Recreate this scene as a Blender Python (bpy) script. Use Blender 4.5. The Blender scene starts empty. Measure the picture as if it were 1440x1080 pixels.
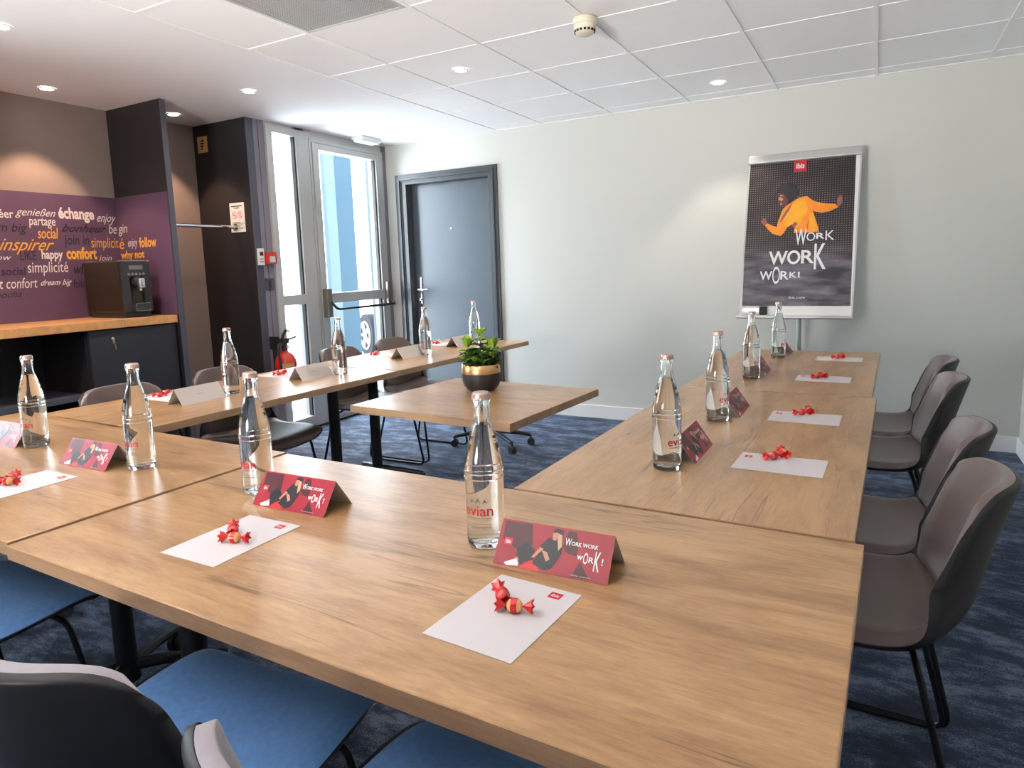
import bpy, bmesh, math, random
from mathutils import Vector, Matrix
random.seed(7)
S = bpy.context.scene
COL = S.collection
PI = math.pi

# ------------------------------------------------------------ camera, world, lights, exposure
cam = bpy.data.objects.new('camera', bpy.data.cameras.new('camera')); COL.objects.link(cam); S.camera = cam
HF = 1.2757
def cam_axes(yaw, pitch, roll):
    cy, sy, cp, sp, cr, sr = math.cos(yaw), math.sin(yaw), math.cos(pitch), math.sin(pitch), math.cos(roll), math.sin(roll)
    f = Vector((-sy*cp, cy*cp, sp)); r = Vector((cy, sy, 0)); u = r.cross(f)
    return cr*r+sr*u, cr*u-sr*r, f
_r, _u, _f = cam_axes(.50270, -.12772, -.03338)
m = Matrix((_r, _u, -_f)).transposed().to_4x4(); m.translation = Vector((0, 0, HF)); cam.matrix_world = m
cam.data.sensor_width = 36; cam.data.lens = 941.156/1440*36
cam.data.shift_x = (720-716.33)/1440; cam.data.shift_y = (495.27-540)/1440
cam.data.clip_start = .02; cam.data.clip_end = 200

vs = S.view_settings
S.display_settings.display_device = 'sRGB'
vs.view_transform = 'Standard'; vs.look = 'None'; vs.gamma = 1; vs.use_curve_mapping = False
vs.exposure = 0.62
w = bpy.data.worlds.new('overcast_sky'); S.world = w; w.use_nodes = True
bg = w.node_tree.nodes['Background']; bg.inputs[0].default_value = (.87, .94, 1.0, 1); bg.inputs[1].default_value = 15.0
sun = bpy.data.objects.new('sun', bpy.data.lights.new('sun', 'SUN')); COL.objects.link(sun)
sun.data.energy = 3.0; sun.data.angle = .03; sun.data.color = (1, .95, .88)
sun.rotation_euler = (math.radians(38), 0, math.radians(150))

def portal(loc, rot, sx, sy):
    l = bpy.data.lights.new('window_portal', 'AREA'); l.shape = 'RECTANGLE'; l.size = sx; l.size_y = sy
    l.cycles.is_portal = True
    o = bpy.data.objects.new('window_portal', l); o.location = loc; o.rotation_euler = rot; COL.objects.link(o)
portal((-4.16, 4.38, 1.22), (0, -PI/2, 0), 2.4, 1.4)
portal((-4.16, .78, 1.65), (0, -PI/2, 0), 1.3, .65)
added_fill = bpy.data.objects.new('bounce_lamp', bpy.data.lights.new('bounce_lamp', 'AREA')); COL.objects.link(added_fill)  # fill light added behind the camera to brighten the ceiling, no real lamp
added_fill.data.shape = 'DISK'; added_fill.data.size = .8; added_fill.data.energy = 66; added_fill.data.spread = math.radians(95); added_fill.data.color = (1, .95, .90); added_fill.location = (-1.5, -1.6, 1.15); added_fill.rotation_euler = (PI-.98, 0, 0)

H = 2.421; WY = 5.132; XL = -4.08; XK = -4.665; XR = .822; YF = -1.9; TOP = .741

# ------------------------------------------------------------ materials
def mat(name, col=(.5,.5,.5), rough=.6, metal=0, spec=None, coat=0, sheen=0, bump=0, bscale=200, vary=0, vscale=6, stretch=(1,1,1)):
    m = bpy.data.materials.new(name); m.use_nodes = True; nt = m.node_tree; b = nt.nodes['Principled BSDF']
    b.inputs['Base Color'].default_value = (*col, 1); b.inputs['Roughness'].default_value = rough; b.inputs['Metallic'].default_value = metal
    if spec is not None: b.inputs['Specular IOR Level'].default_value = spec
    if coat: b.inputs['Coat Weight'].default_value = coat; b.inputs['Coat Roughness'].default_value = .15
    if sheen: b.inputs['Sheen Weight'].default_value = sheen; b.inputs['Sheen Roughness'].default_value = .4
    tc = nt.nodes.new('ShaderNodeTexCoord'); mp = nt.nodes.new('ShaderNodeMapping'); nt.links.new(tc.outputs['Object'], mp.inputs[0]); mp.inputs['Scale'].default_value = stretch
    n = nt.nodes.new('ShaderNodeTexNoise'); n.inputs['Scale'].default_value = vscale; n.inputs['Detail'].default_value = 5; nt.links.new(mp.outputs[0], n.inputs['Vector'])
    cr = nt.nodes.new('ShaderNodeMapRange'); nt.links.new(n.outputs[0], cr.inputs[0]); cr.inputs[3].default_value = 1-vary; cr.inputs[4].default_value = 1+vary
    mx = nt.nodes.new('ShaderNodeVectorMath'); mx.operation = 'SCALE'; mx.inputs[0].default_value = col; nt.links.new(cr.outputs[0], mx.inputs['Scale'])
    nt.links.new(mx.outputs[0], b.inputs['Base Color'])
    if bump:
        n2 = nt.nodes.new('ShaderNodeTexNoise'); n2.inputs['Scale'].default_value = bscale; n2.inputs['Detail'].default_value = 3; nt.links.new(tc.outputs['Object'], n2.inputs['Vector'])
        bp = nt.nodes.new('ShaderNodeBump'); bp.inputs['Strength'].default_value = bump; bp.inputs['Distance'].default_value = .002
        nt.links.new(n2.outputs[0], bp.inputs['Height']); nt.links.new(bp.outputs[0], b.inputs['Normal'])
    return m
def emis(name, col, s):
    m = bpy.data.materials.new(name); m.use_nodes = True; b = m.node_tree.nodes['Principled BSDF']
    b.inputs['Base Color'].default_value = (*col, 1); b.inputs['Emission Color'].default_value = (*col, 1); b.inputs['Emission Strength'].default_value = s
    return m
def wood(name, dark, light, rough=.3, crack=1.0):
    m = bpy.data.materials.new(name); m.use_nodes = True; nt = m.node_tree; b = nt.nodes['Principled BSDF']; N = nt.nodes.new; L = nt.links.new
    tc = N('ShaderNodeTexCoord'); oi = N('ShaderNodeObjectInfo')
    def noise(scale, sc, detail=4, rough_=.55, dist=0):
        mp = N('ShaderNodeMapping'); mp.inputs['Scale'].default_value = sc; L(tc.outputs['Object'], mp.inputs[0])
        n = N('ShaderNodeTexNoise'); n.noise_dimensions = '4D'; n.inputs['Scale'].default_value = scale; n.inputs['Detail'].default_value = detail; n.inputs['Roughness'].default_value = rough_; n.inputs['Distortion'].default_value = dist
        L(mp.outputs[0], n.inputs['Vector']); mu = N('ShaderNodeMath'); mu.operation = 'MULTIPLY'; mu.inputs[1].default_value = 37; L(oi.outputs['Random'], mu.inputs[0]); L(mu.outputs[0], n.inputs['W'])
        return n
    a = noise(2.2, (1.2, 5.0, 5.0), 5, .6, 1.0); g = noise(16, (1.2, 11, 11), 6, .7, .3)
    ad = N('ShaderNodeMath'); ad.operation = 'MULTIPLY_ADD'; ad.inputs[1].default_value = .38; L(g.outputs[0], ad.inputs[0])
    mu = N('ShaderNodeMath'); mu.operation = 'MULTIPLY'; mu.inputs[1].default_value = .62; L(a.outputs[0], mu.inputs[0]); L(mu.outputs[0], ad.inputs[2])
    cr = N('ShaderNodeValToRGB'); L(ad.outputs[0], cr.inputs[0]); e = cr.color_ramp.elements
    e[0].position = .36; e[0].color = (*dark, 1); e[1].position = .58; e[1].color = (*light, 1)
    # thin dark cracks that run along the grain here and there
    c = noise(2.6, (.35, 6.5, 6.5), 2, .5, .35); k = noise(2.2, (1.3, 3.2, 3.2), 3)
    ab = N('ShaderNodeMath'); ab.operation = 'SUBTRACT'; ab.inputs[1].default_value = .5; L(c.outputs[0], ab.inputs[0])
    ab2 = N('ShaderNodeMath'); ab2.operation = 'ABSOLUTE'; L(ab.outputs[0], ab2.inputs[0])
    mr = N('ShaderNodeMapRange'); mr.inputs[1].default_value = .0; mr.inputs[2].default_value = .010; mr.inputs[3].default_value = 1; mr.inputs[4].default_value = 0; L(ab2.outputs[0], mr.inputs[0])
    mk_ = N('ShaderNodeMapRange'); mk_.inputs[1].default_value = .50; mk_.inputs[2].default_value = .58; L(k.outputs[0], mk_.inputs[0])
    mm = N('ShaderNodeMath'); mm.operation = 'MULTIPLY'; L(mr.outputs[0], mm.inputs[0]); L(mk_.outputs[0], mm.inputs[1])
    m3 = N('ShaderNodeMath'); m3.operation = 'MULTIPLY'; m3.inputs[1].default_value = .8*crack; L(mm.outputs[0], m3.inputs[0])
    mx = N('ShaderNodeMix'); mx.data_type = 'RGBA'; L(m3.outputs[0], mx.inputs[0]); L(cr.outputs[0], mx.inputs[6]); mx.inputs[7].default_value = (.10, .05, .025, 1)
    L(mx.outputs[2], b.inputs['Base Color']); b.inputs['Roughness'].default_value = rough; b.inputs['Specular IOR Level'].default_value = .6; b.inputs['Coat Weight'].default_value = .35; b.inputs['Coat Roughness'].default_value = .36
    bp = N('ShaderNodeBump'); bp.inputs['Strength'].default_value = .12; bp.inputs['Distance'].default_value = .001; L(g.outputs[0], bp.inputs['Height']); L(bp.outputs[0], b.inputs['Normal'])
    return m
def glass(name, col=(1,1,1), ior=1.5, rough=0):
    m = bpy.data.materials.new(name); m.use_nodes = True; b = m.node_tree.nodes['Principled BSDF']
    b.inputs['Base Color'].default_value = (*col, 1); b.inputs['Transmission Weight'].default_value = 1; b.inputs['IOR'].default_value = ior; b.inputs['Roughness'].default_value = rough
    return m
def pane_glass(name):
    m = bpy.data.materials.new(name); m.use_nodes = True; nt = m.node_tree; nt.nodes.clear(); N = nt.nodes.new
    o = N('ShaderNodeOutputMaterial'); t = N('ShaderNodeBsdfTransparent'); g = N('ShaderNodeBsdfGlossy'); g.inputs['Roughness'].default_value = .01; mx = N('ShaderNodeMixShader'); f = N('ShaderNodeFresnel'); f.inputs[0].default_value = 1.35
    t.inputs[0].default_value = (.95, .98, 1, 1)
    ge = N('ShaderNodeNewGeometry'); iv = N('ShaderNodeMath'); iv.operation = 'SUBTRACT'; iv.inputs[0].default_value = 1; nt.links.new(ge.outputs['Backfacing'], iv.inputs[1])   # outer face only, no internal reflection
    mu = N('ShaderNodeMath'); mu.operation = 'MULTIPLY'; nt.links.new(f.outputs[0], mu.inputs[0]); nt.links.new(iv.outputs[0], mu.inputs[1])
    nt.links.new(mu.outputs[0], mx.inputs[0]); nt.links.new(t.outputs[0], mx.inputs[1]); nt.links.new(g.outputs[0], mx.inputs[2]); nt.links.new(mx.outputs[0], o.inputs[0])
    return m

M = {}
M['wall'] = mat('wall_paint', (.62,.625,.59), .85, bump=.05, bscale=300)
M['plaster'] = mat('ceiling_plaster', (.87,.86,.88), .9)
M['tile'] = mat('ceiling_tile_white', (.87,.87,.885), .9, bump=.15, bscale=500)
M['rail'] = mat('ceiling_rail_white', (.86,.86,.87), .5)
M['taupe'] = mat('taupe_wall_paint', (.30,.24,.22), .8, vary=.04)
M['dark'] = mat('charcoal_laminate', (.022,.020,.024), .45, vary=.1)
M['darkedge'] = mat('slate_laminate_edge', (.075,.08,.11), .5)
M['pier'] = mat('mauve_grey_paint', (.22,.205,.25), .8)
M['purple'] = mat('aubergine_panel', (.115,.062,.118), .55, vary=.12, vscale=2)
M['white'] = mat('white_paint', (.80,.80,.79), .5)
M['alu'] = mat('brushed_grey_aluminium', (.50,.50,.49), .35, .25, vary=.05)
M['chrome'] = mat('polished_steel', (.75,.75,.75), .18, 1)
M['bronze'] = mat('bronze_grey_metal', (.20,.185,.16), .4, .6)
M['black'] = mat('matt_black_metal', (.012,.014,.018), .4, .3)
M['doorpaint'] = mat('slate_blue_door_paint', (.085,.105,.125), .32, vary=.04)
M['doorframe'] = mat('dark_grey_frame_paint', (.06,.068,.075), .35)
M['oak'] = wood('oak_laminate', (.285,.142,.056), (.53,.315,.150), .30)
M['oak2'] = wood('worktop_laminate', (.50,.23,.075), (.72,.37,.145), .4, .4)
M['edge'] = wood('oak_edge_band', (.30,.17,.09), (.46,.29,.165), .4, .3)
M['shell'] = mat('black_moulded_plastic', (.010,.010,.012), .5, vary=.1)
M['taupe_fabric'] = mat('brown_grey_upholstery', (.150,.108,.102), .40, sheen=.25, bump=.10, bscale=900, vary=.06)
M['grey_fabric'] = mat('pale_grey_wool', (.36,.33,.36), .9, sheen=.15, bump=.35, bscale=700, vary=.12, vscale=60)
M['blue_fabric'] = mat('blue_wool', (.125,.29,.62), .9, sheen=.15, bump=.35, bscale=700, vary=.22, vscale=90)
M['glass'] = glass('clear_bottle_glass', (.985,1,.995), 1.48)
M['water'] = glass('water', (1,1,1), 1.33)
M['pane'] = pane_glass('window_pane_glass')
M['cap'] = mat('rose_metal_crown_cap', (.50,.36,.32), .35, .6, vary=.1, vscale=120)
M['label'] = mat('clear_label_haze', (.85,.84,.83), .5)
M['red'] = mat('print_red', (.55,.015,.04), .4)
M['logo_red'] = mat('logo_red', (.62,.02,.03), .4)
M['bottle_red'] = mat('bottle_letter_red', (.45,.008,.035), .4)
M['bottle_grey'] = mat('bottle_print_grey', (.13,.12,.14), .4)
M['paper'] = mat('white_paper', (.64,.60,.62), .8)
M['card_red'] = mat('card_print_red', (.33,.012,.030), .40, coat=.06, vary=.2, vscale=12)
M['card_dark'] = mat('card_print_dark_red', (.075,.010,.018), .40, coat=.06)
M['card_bright'] = mat('card_print_bright_red', (.62,.03,.03), .40, coat=.06)
M['card_black'] = mat('card_print_black', (.012,.012,.018), .40, coat=.06)
M['skin'] = mat('print_skin', (.50,.24,.16), .4)
M['skin_dark'] = mat('print_dark_skin', (.12,.035,.03), .4)
M['skin_mid'] = mat('print_mid_skin', (.30,.11,.09), .4)
M['blond'] = mat('print_blond_hair', (.50,.36,.22), .4)
M['print_white'] = mat('print_white', (.78,.78,.80), .45)
M['cream_card'] = mat('plain_card_back', (.60,.55,.52), .7)
M['print_orange'] = mat('print_orange', (.90,.27,.015), .4, vary=.25, vscale=14)
M['print_yellow'] = mat('print_amber', (.85,.38,.02), .4, vary=.2, vscale=20)
M['print_hair'] = mat('print_hair_black', (.016,.013,.018), .5)
M['print_navy'] = mat('print_navy', (.03,.035,.06), .5)
M['candy_red'] = mat('red_foil_wrapper', (.65,.008,.008), .22, .1, coat=.5)
M['candy_clear'] = mat('amber_sweet', (.80,.42,.16), .25, coat=.5)
M['candy_pink'] = mat('pink_red_sweet', (.72,.10,.09), .25, coat=.5)
M['pot'] = mat('matt_black_ceramic', (.020,.019,.020), .5)
M['gold'] = mat('brushed_gold', (.72,.43,.20), .32, .9)
M['leaf'] = mat('dark_green_leaf', (.030,.075,.020), .4, vary=.25, vscale=30)
M['leaf2'] = mat('lime_green_leaf', (.26,.42,.045), .4, vary=.25, vscale=30)
M['soil'] = mat('dark_soil', (.03,.02,.015), .95)
M['stem'] = mat('green_stem', (.07,.10,.03), .6)
M['machine'] = mat('black_machine_plastic', (.030,.034,.040), .4)
M['machine_side'] = mat('brown_black_machine_side', (.030,.020,.012), .3)
M['screen_grey'] = mat('grey_display', (.18,.18,.18), .3)
M['ext_red'] = mat('extinguisher_red', (.62,.025,.012), .22, coat=.5)
M['rubber'] = mat('black_rubber', (.012,.012,.012), .6)
M['yellow_print'] = mat('amber_sign_face', (.72,.42,.16), .5)
M['text_white'] = mat('lettering_white', (.72,.66,.66), .6)
M['text_yellow'] = mat('lettering_amber', (.80,.38,.05), .6)
M['text_dark'] = mat('lettering_dark', (.018,.012,.022), .6)
M['cream'] = mat('cream_plastic', (.66,.60,.47), .45)
M['grille'] = mat('grey_grille_metal', (.50,.49,.48), .5)
M['groove'] = mat('dark_recess', (.015,.015,.018), .9)
M['lamp'] = emis('downlight_glow', (1, .90, .78), 14)
M['led'] = emis('emergency_lens', (.70, .85, .76), .15)
M['concrete'] = mat('pale_outdoor_concrete', (.62,.62,.60), .9, vary=.1, vscale=1)
M['render'] = mat('white_house_render', (.85,.86,.86), .9)
M['bluepost'] = mat('blue_pillar_shaded', (.021,.034,.045), .7, spec=0)  # shaded face of the pillar, the shade is in this darker blue
M['palepost'] = mat('pale_blue_sunlit_and_post', (.046,.062,.070), .7, spec=0)  # pale post, also the pillar's sunlit side with the sun painted in
M['car'] = mat('white_car_paint', (.7,.72,.75), .2, coat=.6)
M['tyre'] = mat('tyre_rubber', (.009,.009,.011), .8, spec=.1)
M['rim'] = mat('alloy_wheel', (.30,.30,.32), .35, .5)

def carpet_mat():
    m = bpy.data.materials.new('navy_mottled_carpet'); m.use_nodes = True; nt = m.node_tree; b = nt.nodes['Principled BSDF']; N = nt.nodes.new; L = nt.links.new
    tc = N('ShaderNodeTexCoord')
    mp = N('ShaderNodeMapping'); mp.inputs['Scale'].default_value = (1.5, 3.4, 1); mp.inputs['Rotation'].default_value = (0,0,.06); L(tc.outputs['Object'], mp.inputs[0])
    n = N('ShaderNodeTexNoise'); n.inputs['Scale'].default_value = 2.8; n.inputs['Detail'].default_value = 10; n.inputs['Roughness'].default_value = .78; L(mp.outputs[0], n.inputs['Vector'])
    n2 = N('ShaderNodeTexNoise'); n2.inputs['Scale'].default_value = 120; n2.inputs['Detail'].default_value = 3; L(mp.outputs[0], n2.inputs['Vector'])
    ad = N('ShaderNodeMath'); ad.operation = 'MULTIPLY_ADD'; ad.inputs[1].default_value = .35; L(n2.outputs[0], ad.inputs[0])
    mu = N('ShaderNodeMath'); mu.operation = 'MULTIPLY'; mu.inputs[1].default_value = .78; L(n.outputs[0], mu.inputs[0]); L(mu.outputs[0], ad.inputs[2])
    cr = N('ShaderNodeValToRGB'); L(ad.outputs[0], cr.inputs[0]); e = cr.color_ramp.elements
    e[0].position = .46; e[0].color = (.004,.009,.026,1); e[1].position = .65; e[1].color = (.15,.195,.29,1)
    x = cr.color_ramp.elements.new(.555); x.color = (.012,.026,.066,1)
    L(cr.outputs[0], b.inputs['Base Color']); b.inputs['Roughness'].default_value = .9; b.inputs['Sheen Weight'].default_value = .08; b.inputs['Sheen Tint'].default_value = (.6,.75,1,1)
    bp = N('ShaderNodeBump'); bp.inputs['Strength'].default_value = .5; bp.inputs['Distance'].default_value = .004; L(n2.outputs[0], bp.inputs['Height']); L(bp.outputs[0], b.inputs['Normal'])
    return m
M['carpet'] = carpet_mat()
def poster_mat():
    m = bpy.data.materials.new('poster_print_ground'); m.use_nodes = True; nt = m.node_tree; b = nt.nodes['Principled BSDF']; N = nt.nodes.new; L = nt.links.new
    tc = N('ShaderNodeTexCoord'); sp = N('ShaderNodeSeparateXYZ'); L(tc.outputs['Object'], sp.inputs[0])
    def mth(op, a, bb=None, c=None):
        k = N('ShaderNodeMath'); k.operation = op
        for i, v in enumerate((a, bb, c)):
            if v is None: continue
            if isinstance(v, (int, float)): k.inputs[i].default_value = v
            else: L(v, k.inputs[i])
        return k.outputs[0]
    s1 = mth('SINE', mth('MULTIPLY', mth('ADD', sp.outputs[0], sp.outputs[1]), 210)); s2 = mth('SINE', mth('MULTIPLY', mth('SUBTRACT', sp.outputs[0], sp.outputs[1]), 210))
    dots = mth('GREATER_THAN', mth('MULTIPLY', s1, s2), .62)
    n = N('ShaderNodeTexNoise'); n.inputs['Scale'].default_value = 4; L(tc.outputs['Object'], n.inputs['Vector'])
    up = N('ShaderNodeMapRange'); up.inputs[1].default_value = .28; up.inputs[2].default_value = .42; L(sp.outputs[1], up.inputs[0])
    dm = mth('MULTIPLY', mth('MULTIPLY', dots, up.outputs[0]), mth('MULTIPLY', n.outputs[0], .95))
    mp = N('ShaderNodeMapping'); mp.inputs['Scale'].default_value = (3, 11, 1); L(tc.outputs['Object'], mp.inputs[0])
    n2 = N('ShaderNodeTexNoise'); n2.inputs['Scale'].default_value = 1.5; n2.inputs['Detail'].default_value = 6; L(mp.outputs[0], n2.inputs['Vector'])
    cr = N('ShaderNodeValToRGB'); L(n2.outputs[0], cr.inputs[0]); e = cr.color_ramp.elements; e[0].position = .38; e[0].color = (.02,.018,.03,1); e[1].position = .72; e[1].color = (.22,.20,.24,1)
    mx = N('ShaderNodeMix'); mx.data_type = 'RGBA'; L(up.outputs[0], mx.inputs[0]); L(cr.outputs[0], mx.inputs[6]); mx.inputs[7].default_value = (.020,.016,.022,1)
    mx2 = N('ShaderNodeMix'); mx2.data_type = 'RGBA'; L(dm, mx2.inputs[0]); L(mx.outputs[2], mx2.inputs[6]); mx2.inputs[7].default_value = (.50,.40,.32,1)
    L(mx2.outputs[2], b.inputs['Base Color']); b.inputs['Roughness'].default_value = .35
    return m
M['poster'] = poster_mat()

# ------------------------------------------------------------ mesh helpers
class MB:
    def __init__(s): s.v = []; s.f = []
    def add(s, v, f):
        o = len(s.v); s.v += [tuple(p) for p in v]; s.f += [tuple(i+o for i in q) for q in f]; return s
    def box(s, x0, x1, y0, y1, z0, z1):
        return s.add([(x0,y0,z0),(x1,y0,z0),(x1,y1,z0),(x0,y1,z0),(x0,y0,z1),(x1,y0,z1),(x1,y1,z1),(x0,y1,z1)],
                     [(0,3,2,1),(4,5,6,7),(0,1,5,4),(1,2,6,5),(2,3,7,6),(3,0,4,7)])
    def lathe(s, prof, n=24, c=(0,0,0), a0=0, a1=2*PI, caps=True):
        full = abs(a1-a0-2*PI) < 1e-6; k = n if full else n+1; v = []
        for r, z in prof:
            for i in range(k):
                a = a0+(a1-a0)*i/n; v.append((c[0]+r*math.cos(a), c[1]+r*math.sin(a), c[2]+z))
        f = []
        for j in range(len(prof)-1):
            for i in range(n):
                i2 = (i+1) % k
                f.append((j*k+i, j*k+i2, (j+1)*k+i2, (j+1)*k+i))
        if caps and full:
            if prof[0][0] > 1e-5: f.append(tuple(range(k-1,-1,-1)))
            if prof[-1][0] > 1e-5: f.append(tuple((len(prof)-1)*k+i for i in range(k)))
        return s.add(v, f)
    def tube(s, pts, r, n=10, closed=False):
        P = [Vector(p) for p in pts]; rings = []; k = len(P)
        rr = r if isinstance(r, (list, tuple)) else [r]*k
        T = []
        for i in range(k):
            a = P[(i-1) % k] if (closed or i > 0) else P[i]; b = P[(i+1) % k] if (closed or i < k-1) else P[i]
            T.append((b-a).normalized())
        up = Vector((0,0,1)) if abs(T[0].z) < .9 else Vector((1,0,0))
        nrm = (up - T[0]*up.dot(T[0])).normalized(); v = []
        for i in range(k):
            nrm = (nrm - T[i]*nrm.dot(T[i])).normalized(); bi = T[i].cross(nrm)
            for j in range(n):
                a = 2*PI*j/n; v.append(P[i] + (nrm*math.cos(a)+bi*math.sin(a))*rr[i])
        f = []
        for i in range(k if closed else k-1):
            i2 = (i+1) % k
            for j in range(n):
                j2 = (j+1) % n; f.append((i*n+j, i*n+j2, i2*n+j2, i2*n+j))
        if not closed: f.append(tuple(range(n-1,-1,-1))); f.append(tuple((k-1)*n+j for j in range(n)))
        return s.add(v, f)
    def xf(s, M4):
        s.v = [tuple(M4 @ Vector(p)) for p in s.v]; return s
def fillet(pts, r, n=5):
    P = [Vector(p) for p in pts]; out = [P[0]]
    for i in range(1, len(P)-1):
        a, b = (P[i-1]-P[i]), (P[i+1]-P[i]); rr = min(r, a.length*.49, b.length*.49); a.normalize(); b.normalize()
        p0, p1 = P[i]+a*rr, P[i]+b*rr
        for k in range(n+1):
            t = k/n; out.append(p0*(1-t)**2 + P[i]*2*t*(1-t) + p1*t*t)
    out.append(P[-1]); return out
def obj(name, mb, m, parent=None, smooth=False, bevel=0, loc=None, rot=None, ang=40):
    me = bpy.data.meshes.new(name); me.from_pydata(mb.v, [], mb.f); me.materials.append(m)
    if bevel or smooth:
        bm = bmesh.new(); bm.from_mesh(me)
        if bevel:
            bmesh.ops.bevel(bm, geom=[e for e in bm.edges if len(e.link_faces) == 2 and e.calc_face_angle() > .6], offset=bevel, segments=2, affect='EDGES', profile=.7)
        if smooth:
            for f in bm.faces: f.smooth = True
            for e in bm.edges:
                if len(e.link_faces) == 2 and e.calc_face_angle() > math.radians(ang): e.smooth = False
        bm.to_mesh(me); bm.free()
    me.update(); me.validate()
    o = bpy.data.objects.new(name, me); COL.objects.link(o)
    if parent: o.parent = parent
    if loc: o.location = loc
    if rot: o.rotation_euler = rot
    return o
def tag(o, label, cat, group=None):
    o['label'] = label; o['category'] = cat
    if group: o['group'] = group
    return o
def thing(name, label, cat, loc=(0,0,0), rz=0, group=None):
    o = bpy.data.objects.new(name, None); o.empty_display_size = .05; COL.objects.link(o); o.location = loc; o.rotation_euler = (0,0,rz)
    return tag(o, label, cat, group)
def struct(name, mb, m, parent=None, **k):
    o = obj(name, mb, m, parent, **k)
    if not parent: o['kind'] = 'structure'
    return o
def copy_tree(o, parent=None):
    c = o.copy(); COL.objects.link(c); c.parent = parent
    for ch in [x for x in bpy.data.objects if x.parent == o]: copy_tree(ch, c)
    return c
def dup(o, label, loc, rz=0, group=None):
    c = copy_tree(o); c.location = loc; c.rotation_euler = (0,0,rz); c['label'] = label
    if group: c['group'] = group
    return c
def box_ob(name, m, parent, *a, bevel=0):
    return obj(name, MB().box(*a), m, parent, bevel=bevel)

_tc = {}
def text_geo(s, bold=0.0, shear=0.0):
    k = (s, bold, shear)
    if k in _tc: return _tc[k]
    cu = bpy.data.curves.new('t', 'FONT'); cu.body = s; cu.offset = bold; cu.shear = shear; cu.resolution_u = 3; cu.size = 1
    o = bpy.data.objects.new('t', cu); COL.objects.link(o)
    me = bpy.data.meshes.new_from_object(o.evaluated_get(bpy.context.evaluated_depsgraph_get()))
    v = [(p.co.x, p.co.y) for p in me.vertices]; f = [tuple(p.vertices) for p in me.polygons]
    bpy.data.objects.remove(o); bpy.data.curves.remove(cu); bpy.data.meshes.remove(me)
    x0, x1 = min(a for a, b in v), max(a for a, b in v); y0, y1 = min(b for a, b in v), max(b for a, b in v)
    v = [((a-x0)/(x1-x0), (b-y0)/(y1-y0)) for a, b in v]; _tc[k] = (v, f, (x1-x0)/(y1-y0)); return _tc[k]
def text(mb, s, P, u0, u1, v0, v1, bold=0.0, shear=0.0):
    """text s stretched over the rectangle u0..u1 x v0..v1 of the surface P(u, v)"""
    v, f, _ = text_geo(s, bold, shear)
    mb.add([P(u0+(u1-u0)*a, v0+(v1-v0)*b) for a, b in v], f); return mb
def poly(mb, P, pts):
    import mathutils.geometry as g
    tr = g.tessellate_polygon([[Vector((a, b, 0)) for a, b in pts]])
    fs = []
    for t in tr:
        a, b, c = [Vector(pts[i]) for i in t]
        fs.append(t if (b-a).cross(c-a) > 0 else t[::-1])
    mb.add([P(a, b) for a, b in pts], fs); return mb

# ------------------------------------------------------------ room shell
struct('floor', MB().box(-4.80, XR+.12, YF-.12, WY+.15, -.1, 0), M['carpet'])
c = struct('ceiling', MB().box(-4.80, XR+.12, YF-.12, 3.70, H+.006, H+.12).box(XL-.10, XR+.12, 3.70, WY+.15, H+.006, H+.12), M['plaster'])
BX = -2.870; gx, gy = -3.042, 3.1425
xs = [BX]+[gx+.6*i for i in range(1, 7)]+[XR]; ys = [gy-.6*j for j in range(8, 0, -1)]+[gy+.6*j for j in range(0, 4)]+[WY]
struct('ceiling_border', MB().box(-4.8, BX-.004, YF, 3.70, H, H+.006).box(XL-.10, BX-.004, 3.70, WY, H, H+.006), M['plaster'], c)
tile_cache = {}
GR = (gx+.6, gx+1.2, gy-1.2, gy-.6)
for i in range(len(xs)-1):
    for j in range(len(ys)-1):
        a, b, d, e = xs[i]+.010, xs[i+1]-.010, ys[j]+.010, ys[j+1]-.010
        if abs(xs[i]-GR[0]) < .01 and abs(ys[j]-GR[2]) < .01: continue
        key = (round(b-a, 3), round(e-d, 3))
        if key not in tile_cache:
            t = struct('ceiling_tile', MB().box(0, b-a, 0, e-d, 0, .004), M['tile'], c); tile_cache[key] = t.data
        else:
            t = bpy.data.objects.new('ceiling_tile', tile_cache[key]); COL.objects.link(t); t.parent = c
        t.location = (a, d, H+.001)
for x in xs[1:-1]+[BX]: struct('ceiling_rail', MB().box(x-.010, x+.010, YF, WY, H-.003, H+.004), M['rail'], c)
for y in ys[:-1]: struct('ceiling_rail', MB().box(BX, XR, y-.009, y+.009, H-.002, H+.004), M['rail'], c)
struct('ceiling_rail', MB().box(BX, XR, WY-.022, WY, H-.004, H+.003), M['rail'], c)
# back wall with an opening for the dark door
D0, D1, DT = -3.90, -2.945, 2.10
wb = MB().box(XL-.10, D0, WY, WY+.2, 0, H+.02).box(D1, XR+.12, WY, WY+.2, 0, H+.02).box(D0, D1, WY, WY+.2, DT, H+.02).box(D0-.02, D1+.02, WY+.19, WY+.24, 0, DT+.02)
struct('wall_back', wb, M['wall'])
struct('wall_right', MB().box(XR, XR+.15, YF-.1, WY+.1, 0, H+.02), M['wall'])
wf = MB().box(-5, XR+.1, YF-.15, YF, 0, H+.02)
struct('wall_front', wf, M['wall'])
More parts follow.
